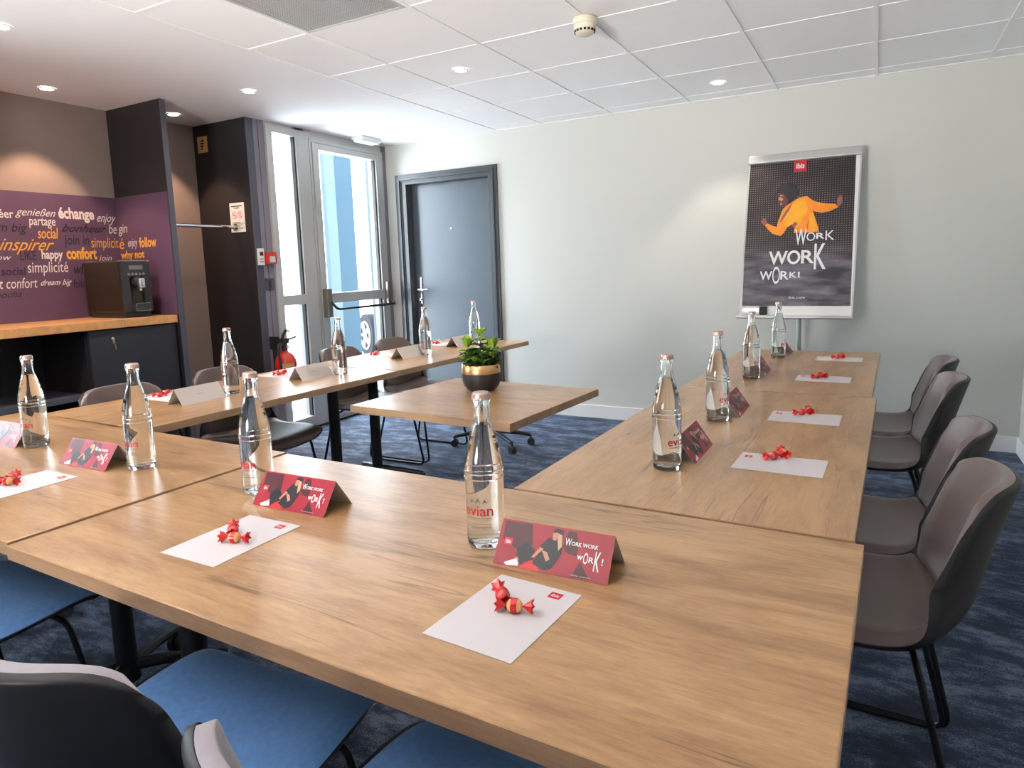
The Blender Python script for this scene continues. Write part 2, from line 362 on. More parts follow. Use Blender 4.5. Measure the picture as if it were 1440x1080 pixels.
# left wall: front stretch with an assumed, unseen window, kitchen recess, pier, glazed front
wl = MB().box(XL-.15, XL, YF-.1, .45, 0, H+.02).box(XL-.15, XL, 1.1, 1.55, 0, H+.02).box(XL-.15, XL, .45, 1.1, 0, 1.0).box(XL-.15, XL, .45, 1.1, 2.3, H+.02).box(XK, XL, 1.5, 1.55, 0, H+.02)
struct('wall_left', wl, M['wall'])
struct('wall_recess', MB().box(XK-.12, XK, 1.5, 3.66, 0, H+.02), M['taupe'])
struct('wall_pier', MB().box(XL-.12, XL, 3.600, 3.640, 0, H+.02).box(XL-.12, XL-.006, 3.640, 3.648, 0, H).box(XL-.12, XL, 3.648, 3.702, 0, H+.02).box(XL-.12, XL, 5.06, WY, 0, H+.02), M['pier'])
struct('trim_1', MB().box(XL-.1, XL, 4.0, 5.07, 2.352, H+.02).box(XL-.1, XL, 3.70, 4.1, 2.39, H+.02), M['alu'])
# baseboards
for n, a in (('baseboard_back', (-2.88, XR, WY-.014, WY, 0, .105)), ('baseboard_right', (XR-.014, XR, YF, WY-.014, 0, .105)), ('baseboard_front', (XL, XR-.014, YF, YF+.014, 0, .105)), ('baseboard_left', (XL, XL+.014, YF+.014, 1.5, 0, .105))):
    struct(n, MB().box(*a), M['white'], bevel=.003)
# unseen window assumed on the left, before the kitchenette, sized for its daylight
f = MB()
for a in ((.45,1.1,1.0,1.06),(.45,1.1,2.24,2.3),(.45,.51,1.06,2.24),(1.04,1.1,1.06,2.24)): f.box(XL-.1, XL-.04, a[0], a[1], a[2], a[3])
o = struct('unseen_window', f, M['alu']); struct('pane', MB().box(XL-.075, XL-.07, .5, 1.05, 1.05, 2.25), M['pane'], o)

# window_1: narrow fixed light beside the glass door
fx0, fx1 = XL-.08, XL+.02
f = MB().box(fx0, fx1, 3.702, 3.762, 0, 2.40).box(fx0, fx1, 4.000, 4.135, 0, 2.40).box(fx0, fx1, 3.762, 4.0, 2.345, 2.40).box(fx0, fx1, 3.762, 4.0, 1.025, 1.105).box(fx0, fx1, 3.762, 4.0, 0, .10)
w1 = struct('window_1', f, M['alu'], bevel=.003)
struct('pane', MB().box(XL-.035, XL-.03, 3.76, 4.0, 1.1, 2.35), M['pane'], w1)
struct('pane', MB().box(XL-.035, XL-.03, 3.76, 4.0, .1, 1.03), M['pane'], w1)
struct('gasket', MB().box(XL-.028, XL+.004, 3.988, 4.0, 1.105, 2.345).box(XL-.028, XL+.004, 3.988, 4.0, .1, 1.025), M['rubber'], w1)
# door_1: glass door
f = MB().box(fx0, fx1, 4.14, 4.162, 0, 2.36).box(fx0, fx1, 5.02, 5.06, 0, 2.36).box(fx0, fx1, 4.162, 5.02, 2.33, 2.36)
d1 = struct('door_1', f, M['alu'], bevel=.002)
lf = MB().box(fx0+.01, fx1+.008, 4.168, 4.235, .012, 2.325).box(fx0+.01, fx1+.008, 4.955, 5.015, .012, 2.325).box(fx0+.01, fx1+.008, 4.235, 4.955, 2.275, 2.325).box(fx0+.01, fx1+.008, 4.235, 4.955, 1.015, 1.10).box(fx0+.01, fx1+.008, 4.235, 4.955, .012, .11)
struct('door_leaf', lf, M['alu'], d1, bevel=.003)
struct('pane', MB().box(XL-.03, XL-.025, 4.23, 4.96, 1.09, 2.28), M['pane'], d1)
struct('pane', MB().box(XL-.03, XL-.025, 4.23, 4.96, .1, 1.02), M['pane'], d1)
struct('gasket', MB().box(XL-.02, XL+.012, 4.94, 4.955, 1.10, 2.275).box(XL-.02, XL+.012, 4.94, 4.955, .11, 1.015), M['rubber'], d1)
pb = MB().box(XL+.028, XL+.085, 4.17, 4.225, .90, 1.14).box(XL+.028, XL+.07, 4.98, 5.02, .96, 1.17)
struct('push_bar_housing', pb, M['bronze'], d1, bevel=.008)
struct('push_bar', MB().tube(fillet([(XL+.07,4.21,1.04),(XL+.13,4.23,.965),(XL+.13,5.0,.965),(XL+.06,5.0,1.04)], .03), .011), M['black'], d1, smooth=True)
struct('threshold', MB().box(XL-.1, XL+.04, 3.70, 5.06, 0, .012), M['groove'], d1)

# door_2: slate door in a moulded frame on the back wall
f = MB()
for k, (o0, o1, y0) in enumerate(((.065, .035, .022), (.035, .012, .032), (.012, 0, .018))):
    f.box(D0-o0, D0-o1, WY-y0, WY+.002, 0, DT+o0-.02); f.box(D1+o1, D1+o0, WY-y0, WY+.002, 0, DT+o0-.02); f.box(D0-o1, D1+o1, WY-y0, WY+.002, DT+o1-.02, DT+o0-.02)
f.box(D0, D0+.045, WY-.01, WY+.13, 0, DT-.02).box(D1-.025, D1, WY-.01, WY+.13, 0, DT-.02).box(D0+.045, D1-.025, WY-.01, WY+.13, DT-.045, DT-.02)
f.box(D0-.0, D1, WY-.012, WY+.0, DT-.022, DT)
d2 = struct('door_2', f, M['doorframe'], bevel=.003)
struct('door_leaf', MB().box(D0+.047, D1-.027, WY+.085, WY+.13, .008, DT-.047), M['doorpaint'], d2)
struct('door_gap', MB().box(D0+.04, D1-.02, WY+.131, WY+.14, 0, DT-.04), M['groove'], d2)
hx = D0+.095
struct('handle_plate', MB().box(hx-.018, hx+.018, WY+.073, WY+.086, .95, 1.20), M['chrome'], d2, bevel=.003)
struct('door_handle', MB().tube(fillet([(hx,WY+.075,1.085),(hx,WY+.02,1.085),(hx+.12,WY+.02,1.085)], .02), .009), M['chrome'], d2, smooth=True)
struct('keyhole_knob', MB().lathe([(.0,.018),(.012,.016),(.014,0)], 14).xf(Matrix.Translation((hx-.0,WY+.074,.99)) @ Matrix.Rotation(PI/2, 4, 'X')), M['chrome'], d2, smooth=True)
struct('peephole', MB().lathe([(.0,.008),(.008,.007),(.009,0)], 14).xf(Matrix.Translation((-3.43,WY+.086,1.64)) @ Matrix.Rotation(PI/2, 4, 'X')), M['chrome'], d2, smooth=True)

# ------------------------------------------------------------ kitchenette in the recess
YD = 2.868
t = thing('divider_panel', 'tall charcoal divider panel standing to the right of the coffee counter', 'panel', (0,0,0))
box_ob('board', M['dark'], t, XK+.002, XL-.006, YD, YD+.036, 0, H-.002)
box_ob('edge_strip', M['darkedge'], t, XL-.006, XL+.0, YD-.001, YD+.037, 0, H-.002)
t = thing('cupboard', 'tall charcoal cupboard standing between the coat rail and the glazed door', 'cupboard', (0,0,0))
box_ob('side_panel', M['dark'], t, XK+.002, XL-.004, 3.534, 3.566, 0, H-.002)
box_ob('front_panel', M['darkedge'], t, XL-.022, XL+.001, 3.566, 3.598, 0, H-.002)
box_ob('edge_strip', M['darkedge'], t, XL-.004, XL+.002, 3.533, 3.566, 0, H-.002)
# purple splashback with lettering
SB = 1.83
t = thing('splashback', 'aubergine splashback panel covered in handwritten words above the counter', 'wall panel', (0,0,0))
box_ob('back_board', M['purple'], t, XK+.001, XK+.005, 1.56, YD-.006, 1.03, 1.835)
box_ob('side_board', M['purple'], t, XK+.005, XL-.008, YD-.006, YD-.001, 1.03, 1.835)
words = [('créer',2.09,2.222,1.668,1.719,'w',.01,.0),('genießen',2.231,2.466,1.672,1.735,'w',0,.5),('échange',2.482,2.710,1.656,1.753,'w',.035,0),('enjoy',2.727,2.858,1.650,1.722,'w',0,.5),('partage',2.303,2.459,1.612,1.677,'w',.01,.1),
('dream big',2.0,2.288,1.569,1.640,'d',.005,.3),('social',2.345,2.468,1.548,1.617,'y',.01,.2),('bonheur',2.490,2.787,1.594,1.647,'d',.01,.6),('be',2.800,2.855,1.590,1.655,'w',.0,.2),('inspirer',2.12,2.436,1.448,1.543,'y',0,.6),
('join in',2.500,2.659,1.488,1.573,'d',0,.1),('simplicit',2.670,2.857,1.471,1.563,'y',0,.1),('LIKE',2.231,2.322,1.413,1.468,'d',0,0),('happy',2.353,2.482,1.403,1.477,'w',.03,.05),('confort',2.504,2.701,1.415,1.496,'y',.04,0),
('join',2.707,2.800,1.394,1.441,'w',0,.3),('follow',2.02,2.182,1.414,1.448,'w',0,.3),('social',2.116,2.252,1.321,1.371,'d',.01,.1),('simplicité',2.263,2.505,1.312,1.402,'w',0,.1),('why',2.540,2.651,1.300,1.386,'d',.01,.3),
('t confort',2.099,2.310,1.240,1.304,'w',.0,.2),('dream big',2.327,2.519,1.240,1.289,'w',.01,.6),('follow',2.527,2.639,1.227,1.286,'d',.0,.2),('mocha',2.05,2.213,1.186,1.226,'d',0,.5)]
side = [('gin',-4.649,-4.548,1.572,1.652,'w',0,.2),('é',-4.655,-4.60,1.483,1.555,'y',0,.1),('enjoy',-4.555,-4.447,1.478,1.548,'w',0,.4),('follow',-4.429,-4.242,1.485,1.554,'y',.03,.0),('why not',-4.649,-4.384,1.398,1.469,'y',.03,.05),('t',-4.382,-4.344,1.356,1.402,'w',0,.3)]
for key, mname in (('w','text_white'),('y','text_yellow'),('d','text_dark')):
    lab = {'w':'white handwritten word','y':'amber handwritten word','d':'dark handwritten word'}[key]
    for s, a0, a1, z0, z1, k, bo, sh in words:
        if k == key: obj('lettering', text(MB(), s, lambda u, v: (XK+.0062, u, v), a0, a1, z0, z1, bo, sh), M[mname], t)['label'] = lab
    for s, a0, a1, z0, z1, k, bo, sh in side:
        if k == key: obj('lettering', text(MB(), s, lambda u, v: (u, YD-.0072, v), a0, a1, z0, z1, bo, sh), M[mname], t)['label'] = lab
t = tag(obj('worktop', MB().box(XK+.006, XL-.015, 1.56, YD-.008, .978, 1.028), M['oak2'], bevel=.003), 'warm oak worktop of the coffee counter against the purple panel', 'worktop')
t = thing('base_cabinet', 'charcoal base cabinet with an open shelf niche and keyed door under the worktop', 'cabinet', (0,0,0))
cb = MB().box(XK+.006, XL-.06, 1.56, 1.60, 0, .976).box(XK+.006, XL-.06, 2.27, 2.31, .05, .976).box(XK+.006, XL-.06, YD-.05, YD-.01, 0, .976).box(XK+.006, XK+.03, 1.60, YD-.05, 0, .976).box(XK+.03, XL-.06, 1.60, YD-.05, .0, .05)
obj('carcass', cb, M['dark'], t)
box_ob('shelf', M['darkedge'], t, XK+.03, XL-.09, 1.60, 2.27, .56, .59)
dr = box_ob('door', M['darkedge'], t, XL-.058, XL-.036, 2.285, YD-.014, .05, .970, bevel=.002)
dr.data.materials[0] = mat('dark_slate_door', (.030,.033,.042), .4)
lk = obj('lock', MB().lathe([(0,.012),(.010,.011),(.012,0)], 16).xf(Matrix.Translation((XL-.036,2.42,.915)) @ Matrix.Rotation(PI/2, 4, 'Y')), M['chrome'], dr, smooth=True)
obj('key', MB().box(XL-.026, XL-.022, 2.416, 2.430, .885, .915).box(XL-.026, XL-.022, 2.426, 2.436, .845, .878), M['chrome'], dr)

# coffee machine
t = thing('coffee_machine', 'black bean to cup coffee machine on the oak worktop', 'coffee machine', (0,0,0))
y0, y1, x0, x1, z0, z1 = 2.565, 2.765, -4.60, -4.205, 1.030, 1.39
obj('housing', MB().box(x0, x1, y0, y1, z0+.03, z1), M['machine_side'], t, bevel=.012)
obj('base', MB().box(x0+.02, x1-.01, y0+.01, y1-.01, z0, z0+.032), M['machine'], t, bevel=.004)
fp = MB().box(x1, x1+.014, y0+.004, y1-.004, z0+.26, z1-.004).box(x1, x1+.014, y0+.004, y0+.055, z0+.035, z0+.26).box(x1, x1+.014, y1-.055, y1-.004, z0+.035, z0+.26).box(x1, x1+.014, y0+.055, y1-.055, z0+.035, z0+.055)
o = obj('front_panel', fp, M['machine'], t, bevel=.003); XM = x1+.0145
obj('display', MB().box(XM, XM+.002, y0+.055, y1-.055, z1-.055, z1-.030), M['screen_grey'], t)
for k in range(5): obj('button', MB().lathe([(0,.003),(.008,.002),(.009,0)], 12).xf(Matrix.Translation((XM, y0+.050+.025*k, z1-.085)) @ Matrix.Rotation(PI/2, 4, 'Y')), M['screen_grey'], t)
obj('outlet_dome', MB().lathe([(0,.05),(.022,.045),(.034,.028),(.036,0)], 20).xf(Matrix.Translation((x1+.005, (y0+y1)/2, z0+.225)) @ Matrix.Rotation(PI/2, 4, 'Y')), M['rubber'], t, smooth=True)
obj('spout', MB().box(XM+.01, XM+.052, (y0+y1)/2-.020, (y0+y1)/2+.022, z0+.185, z0+.25).box(XM+.02, XM+.035, (y0+y1)/2-.012, (y0+y1)/2+.012, z0+.165, z0+.185), M['chrome'], t, bevel=.012, smooth=True)
obj('drip_tray', MB().box(XM-.01, XM+.045, y0+.052, y1-.052, z0+.04, z0+.085), M['machine'], t, bevel=.003)
obj('tray_trim', MB().tube([(XM+.046,y0+.052,z0+.088),(XM+.046,y1-.052,z0+.088),(XM+.046,y1-.052,z0+.04),(XM+.046,y0+.052,z0+.04)], .0025, 6, closed=True), M['chrome'], t)
obj('top_rim', MB().tube([(x0+.015,y0+.012,z1+.003),(x1-.02,y0+.012,z1+.003),(x1-.02,y1-.012,z1+.003),(x0+.015,y1-.012,z1+.003)], .004, 6, closed=True), M['chrome'], t)
t = tag(obj('wall_socket', MB().box(XK+.006, XK+.016, 2.60, 2.68, 1.06, 1.14).box(XK+.016, XK+.05, 2.615, 2.655, 1.08, 1.12), M['rubber'], bevel=.003), 'black wall socket with plug behind the coffee machine', 'socket')
# coat rail
t = thing('coat_rail', 'chrome coat rail spanning the niche beside the divider', 'rail', (0,0,0))
obj('rod', MB().tube([(-4.26, YD+.038, 1.635), (-4.26, 3.532, 1.635)], .013, 14), M['chrome'], t, smooth=True)
for y, s in ((YD+.037, 1), (3.533, -1)): obj('flange', MB().tube([(-4.26, y, 1.635), (-4.26, y+.010*s, 1.635)], .026, 16), M['chrome'], t, smooth=True)
# signs on the cupboard side
def frameP(o, U, V):
    o, U, V = Vector(o), Vector(U), Vector(V); return lambda u, v: tuple(o+U*u+V*v)
yS = 3.534
t = thing('amber_sign', 'small amber sign with black leaf symbol high on the dark cupboard', 'sign', (0,0,0))
box_ob('plate', M['yellow_print'], t, -4.615, -4.505, yS-.004, yS-.0005, 2.215, 2.335)
b = MB()
for k, (a0, a1) in enumerate(((.15,.5),(.0,.72),(.1,.85),(.32,.9))):
    P = frameP((-4.59, yS-.005, 2.238), (.062,0,0), (0,0,.075)); vv = k*.26
    poly(b, P, [(a0*.6+.1, vv+.04), (.5, vv-.03), (a1*.8+.1, vv+.04), (a1*.85+.1, vv+.14), (.5, vv+.18), (a0*.6+.1, vv+.13)])
obj('symbol', b, M['text_dark'], t)
t = thing('no_smoking_sign', 'white notice with two red prohibition circles beside the coat rail', 'sign', (0,0,0))
box_ob('plate', M['white'], t, -4.315, -4.160, yS-.004, yS-.0005, 1.598, 1.815)
P = frameP((-4.315, yS-.0052, 1.598), (.155,0,0), (0,0,.217))
b = MB()
for cx_ in (.31, .71):
    n = 28; ring = []
    for k in range(n):
        a, a2 = 2*PI*k/n, 2*PI*(k+1)/n
        b.add([P(cx_+.17*math.cos(a), .58+.125*math.sin(a)), P(cx_+.17*math.cos(a2), .58+.125*math.sin(a2)), P(cx_+.145*math.cos(a2), .58+.106*math.sin(a2)), P(cx_+.145*math.cos(a), .58+.106*math.sin(a))], [(0,1,2,3)])
    poly(b, P, [(cx_-.12,.66),(cx_-.10,.68),(cx_+.12,.50),(cx_+.10,.48)])
obj('prohibition_rings', b, M['logo_red'], t)
b = MB(); poly(b, P, [(.12,.87),(.88,.87),(.88,.905),(.12,.905)]); poly(b, P, [(.32,.81),(.68,.81),(.68,.84),(.32,.84)])
for k in range(7): b.add([P(.15, .06+.045*k), P(.15+.55+.15*(k % 3)*.9, .06+.045*k), P(.15+.55+.15*(k % 3)*.9, .075+.045*k), P(.15, .075+.045*k)], [(0,1,2,3)])
poly(b, P, [(.22,.57),(.40,.57),(.40,.59),(.22,.59)]); poly(b, P, [(.63,.53),(.66,.53),(.78,.64),(.75,.64)])
obj('print', b, M['text_dark'], t)
# devices on the pier
t = thing('thermostat', 'white room thermostat with small dark display on the pier', 'thermostat', (0,0,0))
obj('body', MB().box(XL+.003, XL+.022, 3.545, 3.598, 1.345, 1.470), M['white'], t, bevel=.003)
obj('display', MB().box(XL+.0222, XL+.0235, 3.556, 3.587, 1.415, 1.445), M['text_dark'], t)
for k in range(2):
    for j in range(2): obj('button', MB().box(XL+.0222, XL+.025, 3.556+.018*j, 3.566+.018*j, 1.365+.02*k, 1.375+.02*k), M['screen_grey'], t)
t = thing('fire_call_point', 'red fire alarm call point beside the thermostat', 'alarm', (0,0,0))
obj('body', MB().box(XL+.001, XL+.04, 3.607, 3.700, 1.352, 1.442), M['ext_red'], t, bevel=.004)
obj('window', MB().box(XL+.0402, XL+.042, 3.63, 3.682, 1.365, 1.41), M['paper'], t)
t = thing('light_switch', 'dark grey light switch below the red alarm box', 'switch', (0,0,0))
obj('plate', MB().box(XL+.001, XL+.011, 3.602, 3.682, 1.160, 1.245), M['darkedge'], t, bevel=.002)
obj('rocker', MB().box(XL+.011, XL+.016, 3.630, 3.655, 1.178, 1.228), M['machine'], t, bevel=.001)
# extinguisher
t = thing('fire_extinguisher', 'red fire extinguisher hung on the pier beside the glazing', 'fire extinguisher', (XL+.112, 3.645, 0))
obj('cylinder', MB().lathe([(0,.44),(.072,.44),(.082,.46),(.082,.585),(.078,.62),(.062,.652),(.035,.675),(.02,.685),(.02,.70),(0,.70)], 32), M['ext_red'], t, smooth=True)
obj('valve', MB().lathe([(.018,.69),(.022,.70),(.022,.73),(.014,.745),(.014,.77),(0,.77)], 16).box(-.018, .018, -.03, .03, .745, .785), M['rubber'], t, smooth=True)
obj('lever', MB().tube([(0,-.02,.78),(0,-.005,.815),(0,.02,.845),(0,.06,.83)], [.011,.013,.011,.006]).tube([(0,.01,.765),(0,.06,.775),(0,.115,.785)], [.010,.008,.009]), M['rubber'], t, smooth=True)
obj('hose', MB().tube(fillet([(0,-.03,.755),(.02,-.085,.74),(.05,-.10,.62),(.06,-.095,.50)], .05), .009), M['rubber'], t, smooth=True)
obj('gauge', MB().lathe([(0,.012),(.014,.011),(.016,0)], 16).xf(Matrix.Translation((.022,0,.72)) @ Matrix.Rotation(PI/2, 4, 'Y')), M['chrome'], t, smooth=True)
obj('bracket', MB().box(-.115, -.08, -.03, .03, .50, .54).box(-.115, -.105, -.02, .02, .40, .75).box(-.115, -.02, -.044, -.030, .70, .80), M['rubber'], t)
b = MB(); lp = lambda u, v: (.0826*math.cos(u), .0826*math.sin(u), v)
for k in range(9): b.add([lp(-1.3+k*.15, .56), lp(-1.3+(k+1)*.15, .56), lp(-1.3+(k+1)*.15, .60-.0), lp(-1.3+k*.15, .60)], [(0,1,2,3)])
obj('instruction_band', b, M['yellow_print'], t)

# emergency light, smoke detector, vent grille
t = thing('emergency_light', 'small rectangular emergency light on the ceiling above the glass door', 'light', (-3.93, 4.70, H))
obj('housing', MB().box(-.055, .055, -.13, .13, -.03, 0), M['rail'], t, bevel=.004)
obj('lens', MB().box(-.045, .045, -.115, .115, -.045, -.03), M['led'], t, bevel=.006)
t = thing('smoke_detector', 'cream round smoke detector on the ceiling tiles', 'smoke detector', (-1.242, 3.10, H-.004))
obj('base', MB().lathe([(.0,0),(.053,0),(.056,-.006),(.055,-.028),(.051,-.030)], 32), M['cream'], t, smooth=True)
obj('chamber', MB().lathe([(.050,-.030),(.050,-.045),(.044,-.066),(.03,-.075),(0,-.076)], 32), M['cream'], t, smooth=True)
b = MB()
for k in range(16):
    a = 2*PI*k/16; b.box(-.001, .0015, -.006, .006, -.064, -.053); b.v[-8:] = [tuple(Matrix.Rotation(a, 4, 'Z') @ Vector((p[0]+.0475, p[1], p[2]))) for p in b.v[-8:]]
obj('vent_slots', b, M['groove'], t)
t = thing('air_vent', 'grey perforated air vent grille set in the tiled ceiling', 'vent', (0,0,0))
gx0, gx1, gy0, gy1 = GR
obj('frame', MB().box(gx0+.012, gx0+.03, gy0+.012, gy1-.012, H-.004, H+.004).box(gx1-.03, gx1-.012, gy0+.012, gy1-.012, H-.004, H+.004).box(gx0+.03, gx1-.03, gy0+.012, gy0+.03, H-.004, H+.004).box(gx0+.03, gx1-.03, gy1-.03, gy1-.012, H-.004, H+.004), M['grille'], t)
obj('backing', MB().box(gx0+.02, gx1-.02, gy0+.02, gy1-.02, H+.0045, H+.0055), mat('vent_shadow', (.09,.09,.09), .9), t)
b = MB(); n = 38
for k in range(n):
    p = .03+(.54)*(k+.5)/n
    b.box(gx0+p-.0040, gx0+p+.0040, gy0+.03, gy1-.03, H-.002, H+.003); b.box(gx0+.03, gx1-.03, gy0+p-.0040, gy0+p+.0040, H-.002, H+.0028)
o = obj('mesh', b, M['grille'], t); o['kind'] = 'stuff'

# downlights
def downlight(x, y, col, watts, label, size=84, blend=.35):
    t = thing('downlight', label, 'light', (x, y, H-.003), 0, 'recessed ceiling downlights')
    obj('trim_ring', MB().lathe([(.034,.0),(.036,-.004),(.046,-.004),(.048,0)], 28, caps=False), M['rail'], t, smooth=True)
    obj('lamp', MB().lathe([(0,-.002),(.034,-.002)], 24, caps=False), M['lamp'], t)
    l = bpy.data.lights.new('downlight_beam', 'SPOT'); l.energy = watts; l.color = col; l.spot_size = math.radians(size); l.spot_blend = blend; l.shadow_soft_size = .03
    o = bpy.data.objects.new('downlight_beam', l); COL.objects.link(o); o.parent = t; o.location = (0,0,-.012)
warm = (1,.62,.40); neu = (1,.86,.70)
for x, y, cc, wt, lb in ((-3.485,1.703,(1,.84,.70),62,'leftmost recessed downlight at the frame edge'), (-4.383,2.354,warm,34,'recessed downlight over the coffee counter'), (-4.40,3.19,warm,30,'recessed downlight over the coat rail niche'),
        (-3.498,3.081,(1,.80,.62),16,'recessed downlight in front of the coat rail niche'), (-3.473,4.349,neu,9,'recessed downlight nearest the glass door'), (-2.166,3.465,neu,26,'recessed downlight in a tile above the left table row'), (-.948,4.678,neu,16,'recessed downlight in front of the poster wall')):
    flood = x > -4 and x < -3.47 and y < 3.5
    downlight(x, y, cc, wt, lb, 160 if flood else 84, 1.0 if flood else .35)

# ------------------------------------------------------------ tables
def column_foot(parent, x, y, ang=.50, R_=.27, cname='column'):
    obj(cname, MB().lathe([(.0,.075),(.036,.075),(.030,.12),(.030,TOP-.032),(0,TOP-.032)], 24, (x,y,0)), M['black'], parent, smooth=True)
    for k in range(4):
        a = (PI/2-ang, PI/2+ang, -PI/2-ang, -PI/2+ang)[k]; c_, s_ = math.cos(a), math.sin(a)
        f = obj('foot', MB().tube([(x+.02*c_, y+.02*s_, .115), (x+.6*R_*c_, y+.6*R_*s_, .095), (x+R_*c_, y+R_*s_, .075)], [.020,.016,.013], 8), M['black'], parent, smooth=True)
        wx, wy = x+(R_+.005)*c_, y+(R_+.005)*s_
        cm = MB()
        for sgn in (-1, 1):
            cm.tube([(wx-s_*.006*sgn, wy+c_*.006*sgn, .027), (wx-s_*.020*sgn, wy+c_*.020*sgn, .027)], .027, 16)
        cm.tube([(wx, wy, .03), (wx, wy, .078)], .008, 8)
        obj('castor', cm, M['machine'], f, smooth=True)
def table(label, cx, cy, lx, ly, rz, cols, top=TOP, group=None, ang=.50):
    t = thing('folding_table', label, 'table', (cx, cy, 0), rz, group)
    obj('tabletop', MB().box(-lx/2, lx/2, -ly/2, ly/2, top-.030, top), M['oak'], t, bevel=.0015)
    eb = MB().box(-lx/2-.0012, lx/2+.0012, -ly/2-.0012, -ly/2+.0005, top-.0295, top-.0008).box(-lx/2-.0012, lx/2+.0012, ly/2-.0005, ly/2+.0012, top-.0295, top-.0008)
    eb.box(-lx/2-.0012, -lx/2+.0005, -ly/2, ly/2, top-.0295, top-.0008).box(lx/2-.0005, lx/2+.0012, -ly/2, ly/2, top-.0295, top-.0008)
    obj('edge_band', eb, M['edge'], t)
    obj('underframe', MB().box(min(c[0] for c in cols)-.06, max(c[0] for c in cols)+.06, -.03, .03, top-.055, top-.030), M['black'], t)
    for x, y in cols: column_foot(t, x, y, ang)
    return t
tg = 'wood effect folding tables in the U layout'
ry = -.0244
table('nearest oak table, at the front right corner of the U', -.778, 1.000, 1.528, .735, ry, [(-.63,-.07),(.55,0)], group=tg)
table('oak table at the front left corner of the U', -2.335, 1.047, 1.552, .735, ry, [(-.5,0),(.38,.05)], group=tg)
table('oak table in the right row, nearest the camera side', -.371, 2.095, 1.450, .735, PI/2+ry, [(-.54,0),(.53,0)], group=tg)
table('oak table at the far end of the right row by the flip chart', -.342, 3.482, 1.310, .712, PI/2+ry+.0, [(-.48,0),(.48,0)], group=tg)
table('oak table in the left row, nearer half', -2.602, 2.125, 1.425, .690, PI/2-.040, [(-.5,0),(.555,.0)], group=tg)
table('oak table at the far end of the left row by the dark door', -2.545, 3.552, 1.405, .690, PI/2-.040, [(-.555,0),(.50,-.14)], group=tg)
table('square oak table standing alone in the middle of the U', -1.440, 2.335, .765, .700, -.075, [(.02,-.02)], group=None)

# ------------------------------------------------------------ chairs
prof = [(.235,.412,.185),(.229,.436,.222),(.200,.451,.240),(.13,.454,.248),(.03,.447,.250),(-.07,.441,.249),(-.145,.446,.242),(-.200,.470,.228),(-.232,.518,.214),(-.246,.572,.205),(-.258,.628,.201),(-.271,.680,.200),(-.285,.728,.199),(-.295,.762,.194),(-.302,.784,.190),(-.306,.796,.186)]
def cat(P, t):
    n = len(P)-1; x = t*n; i = min(int(x), n-1); f = x-i
    g = lambda k: P[max(0, min(n, k))]
    out = []
    for d in range(3):
        a, b, c, e = g(i-1)[d], g(i)[d], g(i+1)[d], g(i+2)[d]
        out.append(.5*((2*b)+(-a+c)*f+(2*a-5*b+4*c-e)*f*f+(-a+3*b-3*c+e)*f**3))
    return out
def shell_pt(u, v):
    y, z, w_ = cat(prof, v)
    sm = lambda a, b, x: max(0, min(1, (x-a)/(b-a)))**2*(3-2*max(0, min(1, (x-a)/(b-a))))
    k = abs(u)**2.2; bk = sm(.36, .62, v); md = math.exp(-((v-.48)/.13)**2)
    tp = sm(.66, 1.0, v); fwd = .088*bk*k + .025*md*k; upz = .016*(1-bk)*k + .035*md*k - .050*tp*abs(u)**7
    return Vector((u*w_, y+fwd, z+upz))
def slab(u0, u1, v0, v1, nu, nv, a, b, rnd=0.0):
    """closed slab between offsets a and b from the shell surface"""
    mb = MB(); V = []
    for lay in (0, 1):
        for j in range(nv+1):
            for i in range(nu+1):
                s, t_ = i/nu, j/nv
                u = u0+(u1-u0)*s; v = v0+(v1-v0)*t_
                if rnd:   # round the corners of the pad in plan
                    e = max(0, (abs(t_-.5)*2-(1-rnd))/rnd); u *= math.sqrt(max(0, 1-e*e*.35))
                p = shell_pt(u, v); d = 1e-3
                n = (shell_pt(min(1, u+d), v)-shell_pt(max(-1, u-d), v)).cross(shell_pt(u, min(1, v+d))-shell_pt(u, max(0, v-d)))
                n = -n.normalized()
                o = a
                if lay:
                    ed = min(1, min(s, 1-s)*nu/2.0, min(t_, 1-t_)*nv/2.0); o = a+(b-a)*(math.sqrt(1-(1-ed)**2))
                V.append(p+n*o)
    K = (nu+1)*(nv+1); F = []
    idx = lambda l, i, j: l*K+j*(nu+1)+i
    for j in range(nv):
        for i in range(nu):
            F.append((idx(1,i,j), idx(1,i+1,j), idx(1,i+1,j+1), idx(1,i,j+1))); F.append((idx(0,i,j), idx(0,i,j+1), idx(0,i+1,j+1), idx(0,i+1,j)))
    for i in range(nu): F.append((idx(0,i,0), idx(0,i+1,0), idx(1,i+1,0), idx(1,i,0))); F.append((idx(0,i,nv), idx(1,i,nv), idx(1,i+1,nv), idx(0,i+1,nv)))
    for j in range(nv): F.append((idx(0,0,j), idx(1,0,j), idx(1,0,j+1), idx(0,0,j+1))); F.append((idx(0,nu,j), idx(0,nu,j+1), idx(1,nu,j+1), idx(1,nu,j)))
    mb.add(V, F); return mb
def finish(mb):
    me = bpy.data.meshes.new('x'); me.from_pydata([tuple(p) for p in mb.v], [], mb.f); bm = bmesh.new(); bm.from_mesh(me); bmesh.ops.recalc_face_normals(bm, faces=bm.faces); bm.to_mesh(me); bm.free()
    r = MB(); r.v = [tuple(v.co) for v in me.vertices]; r.f = [tuple(p.vertices) for p in me.polygons]; bpy.data.meshes.remove(me); return r
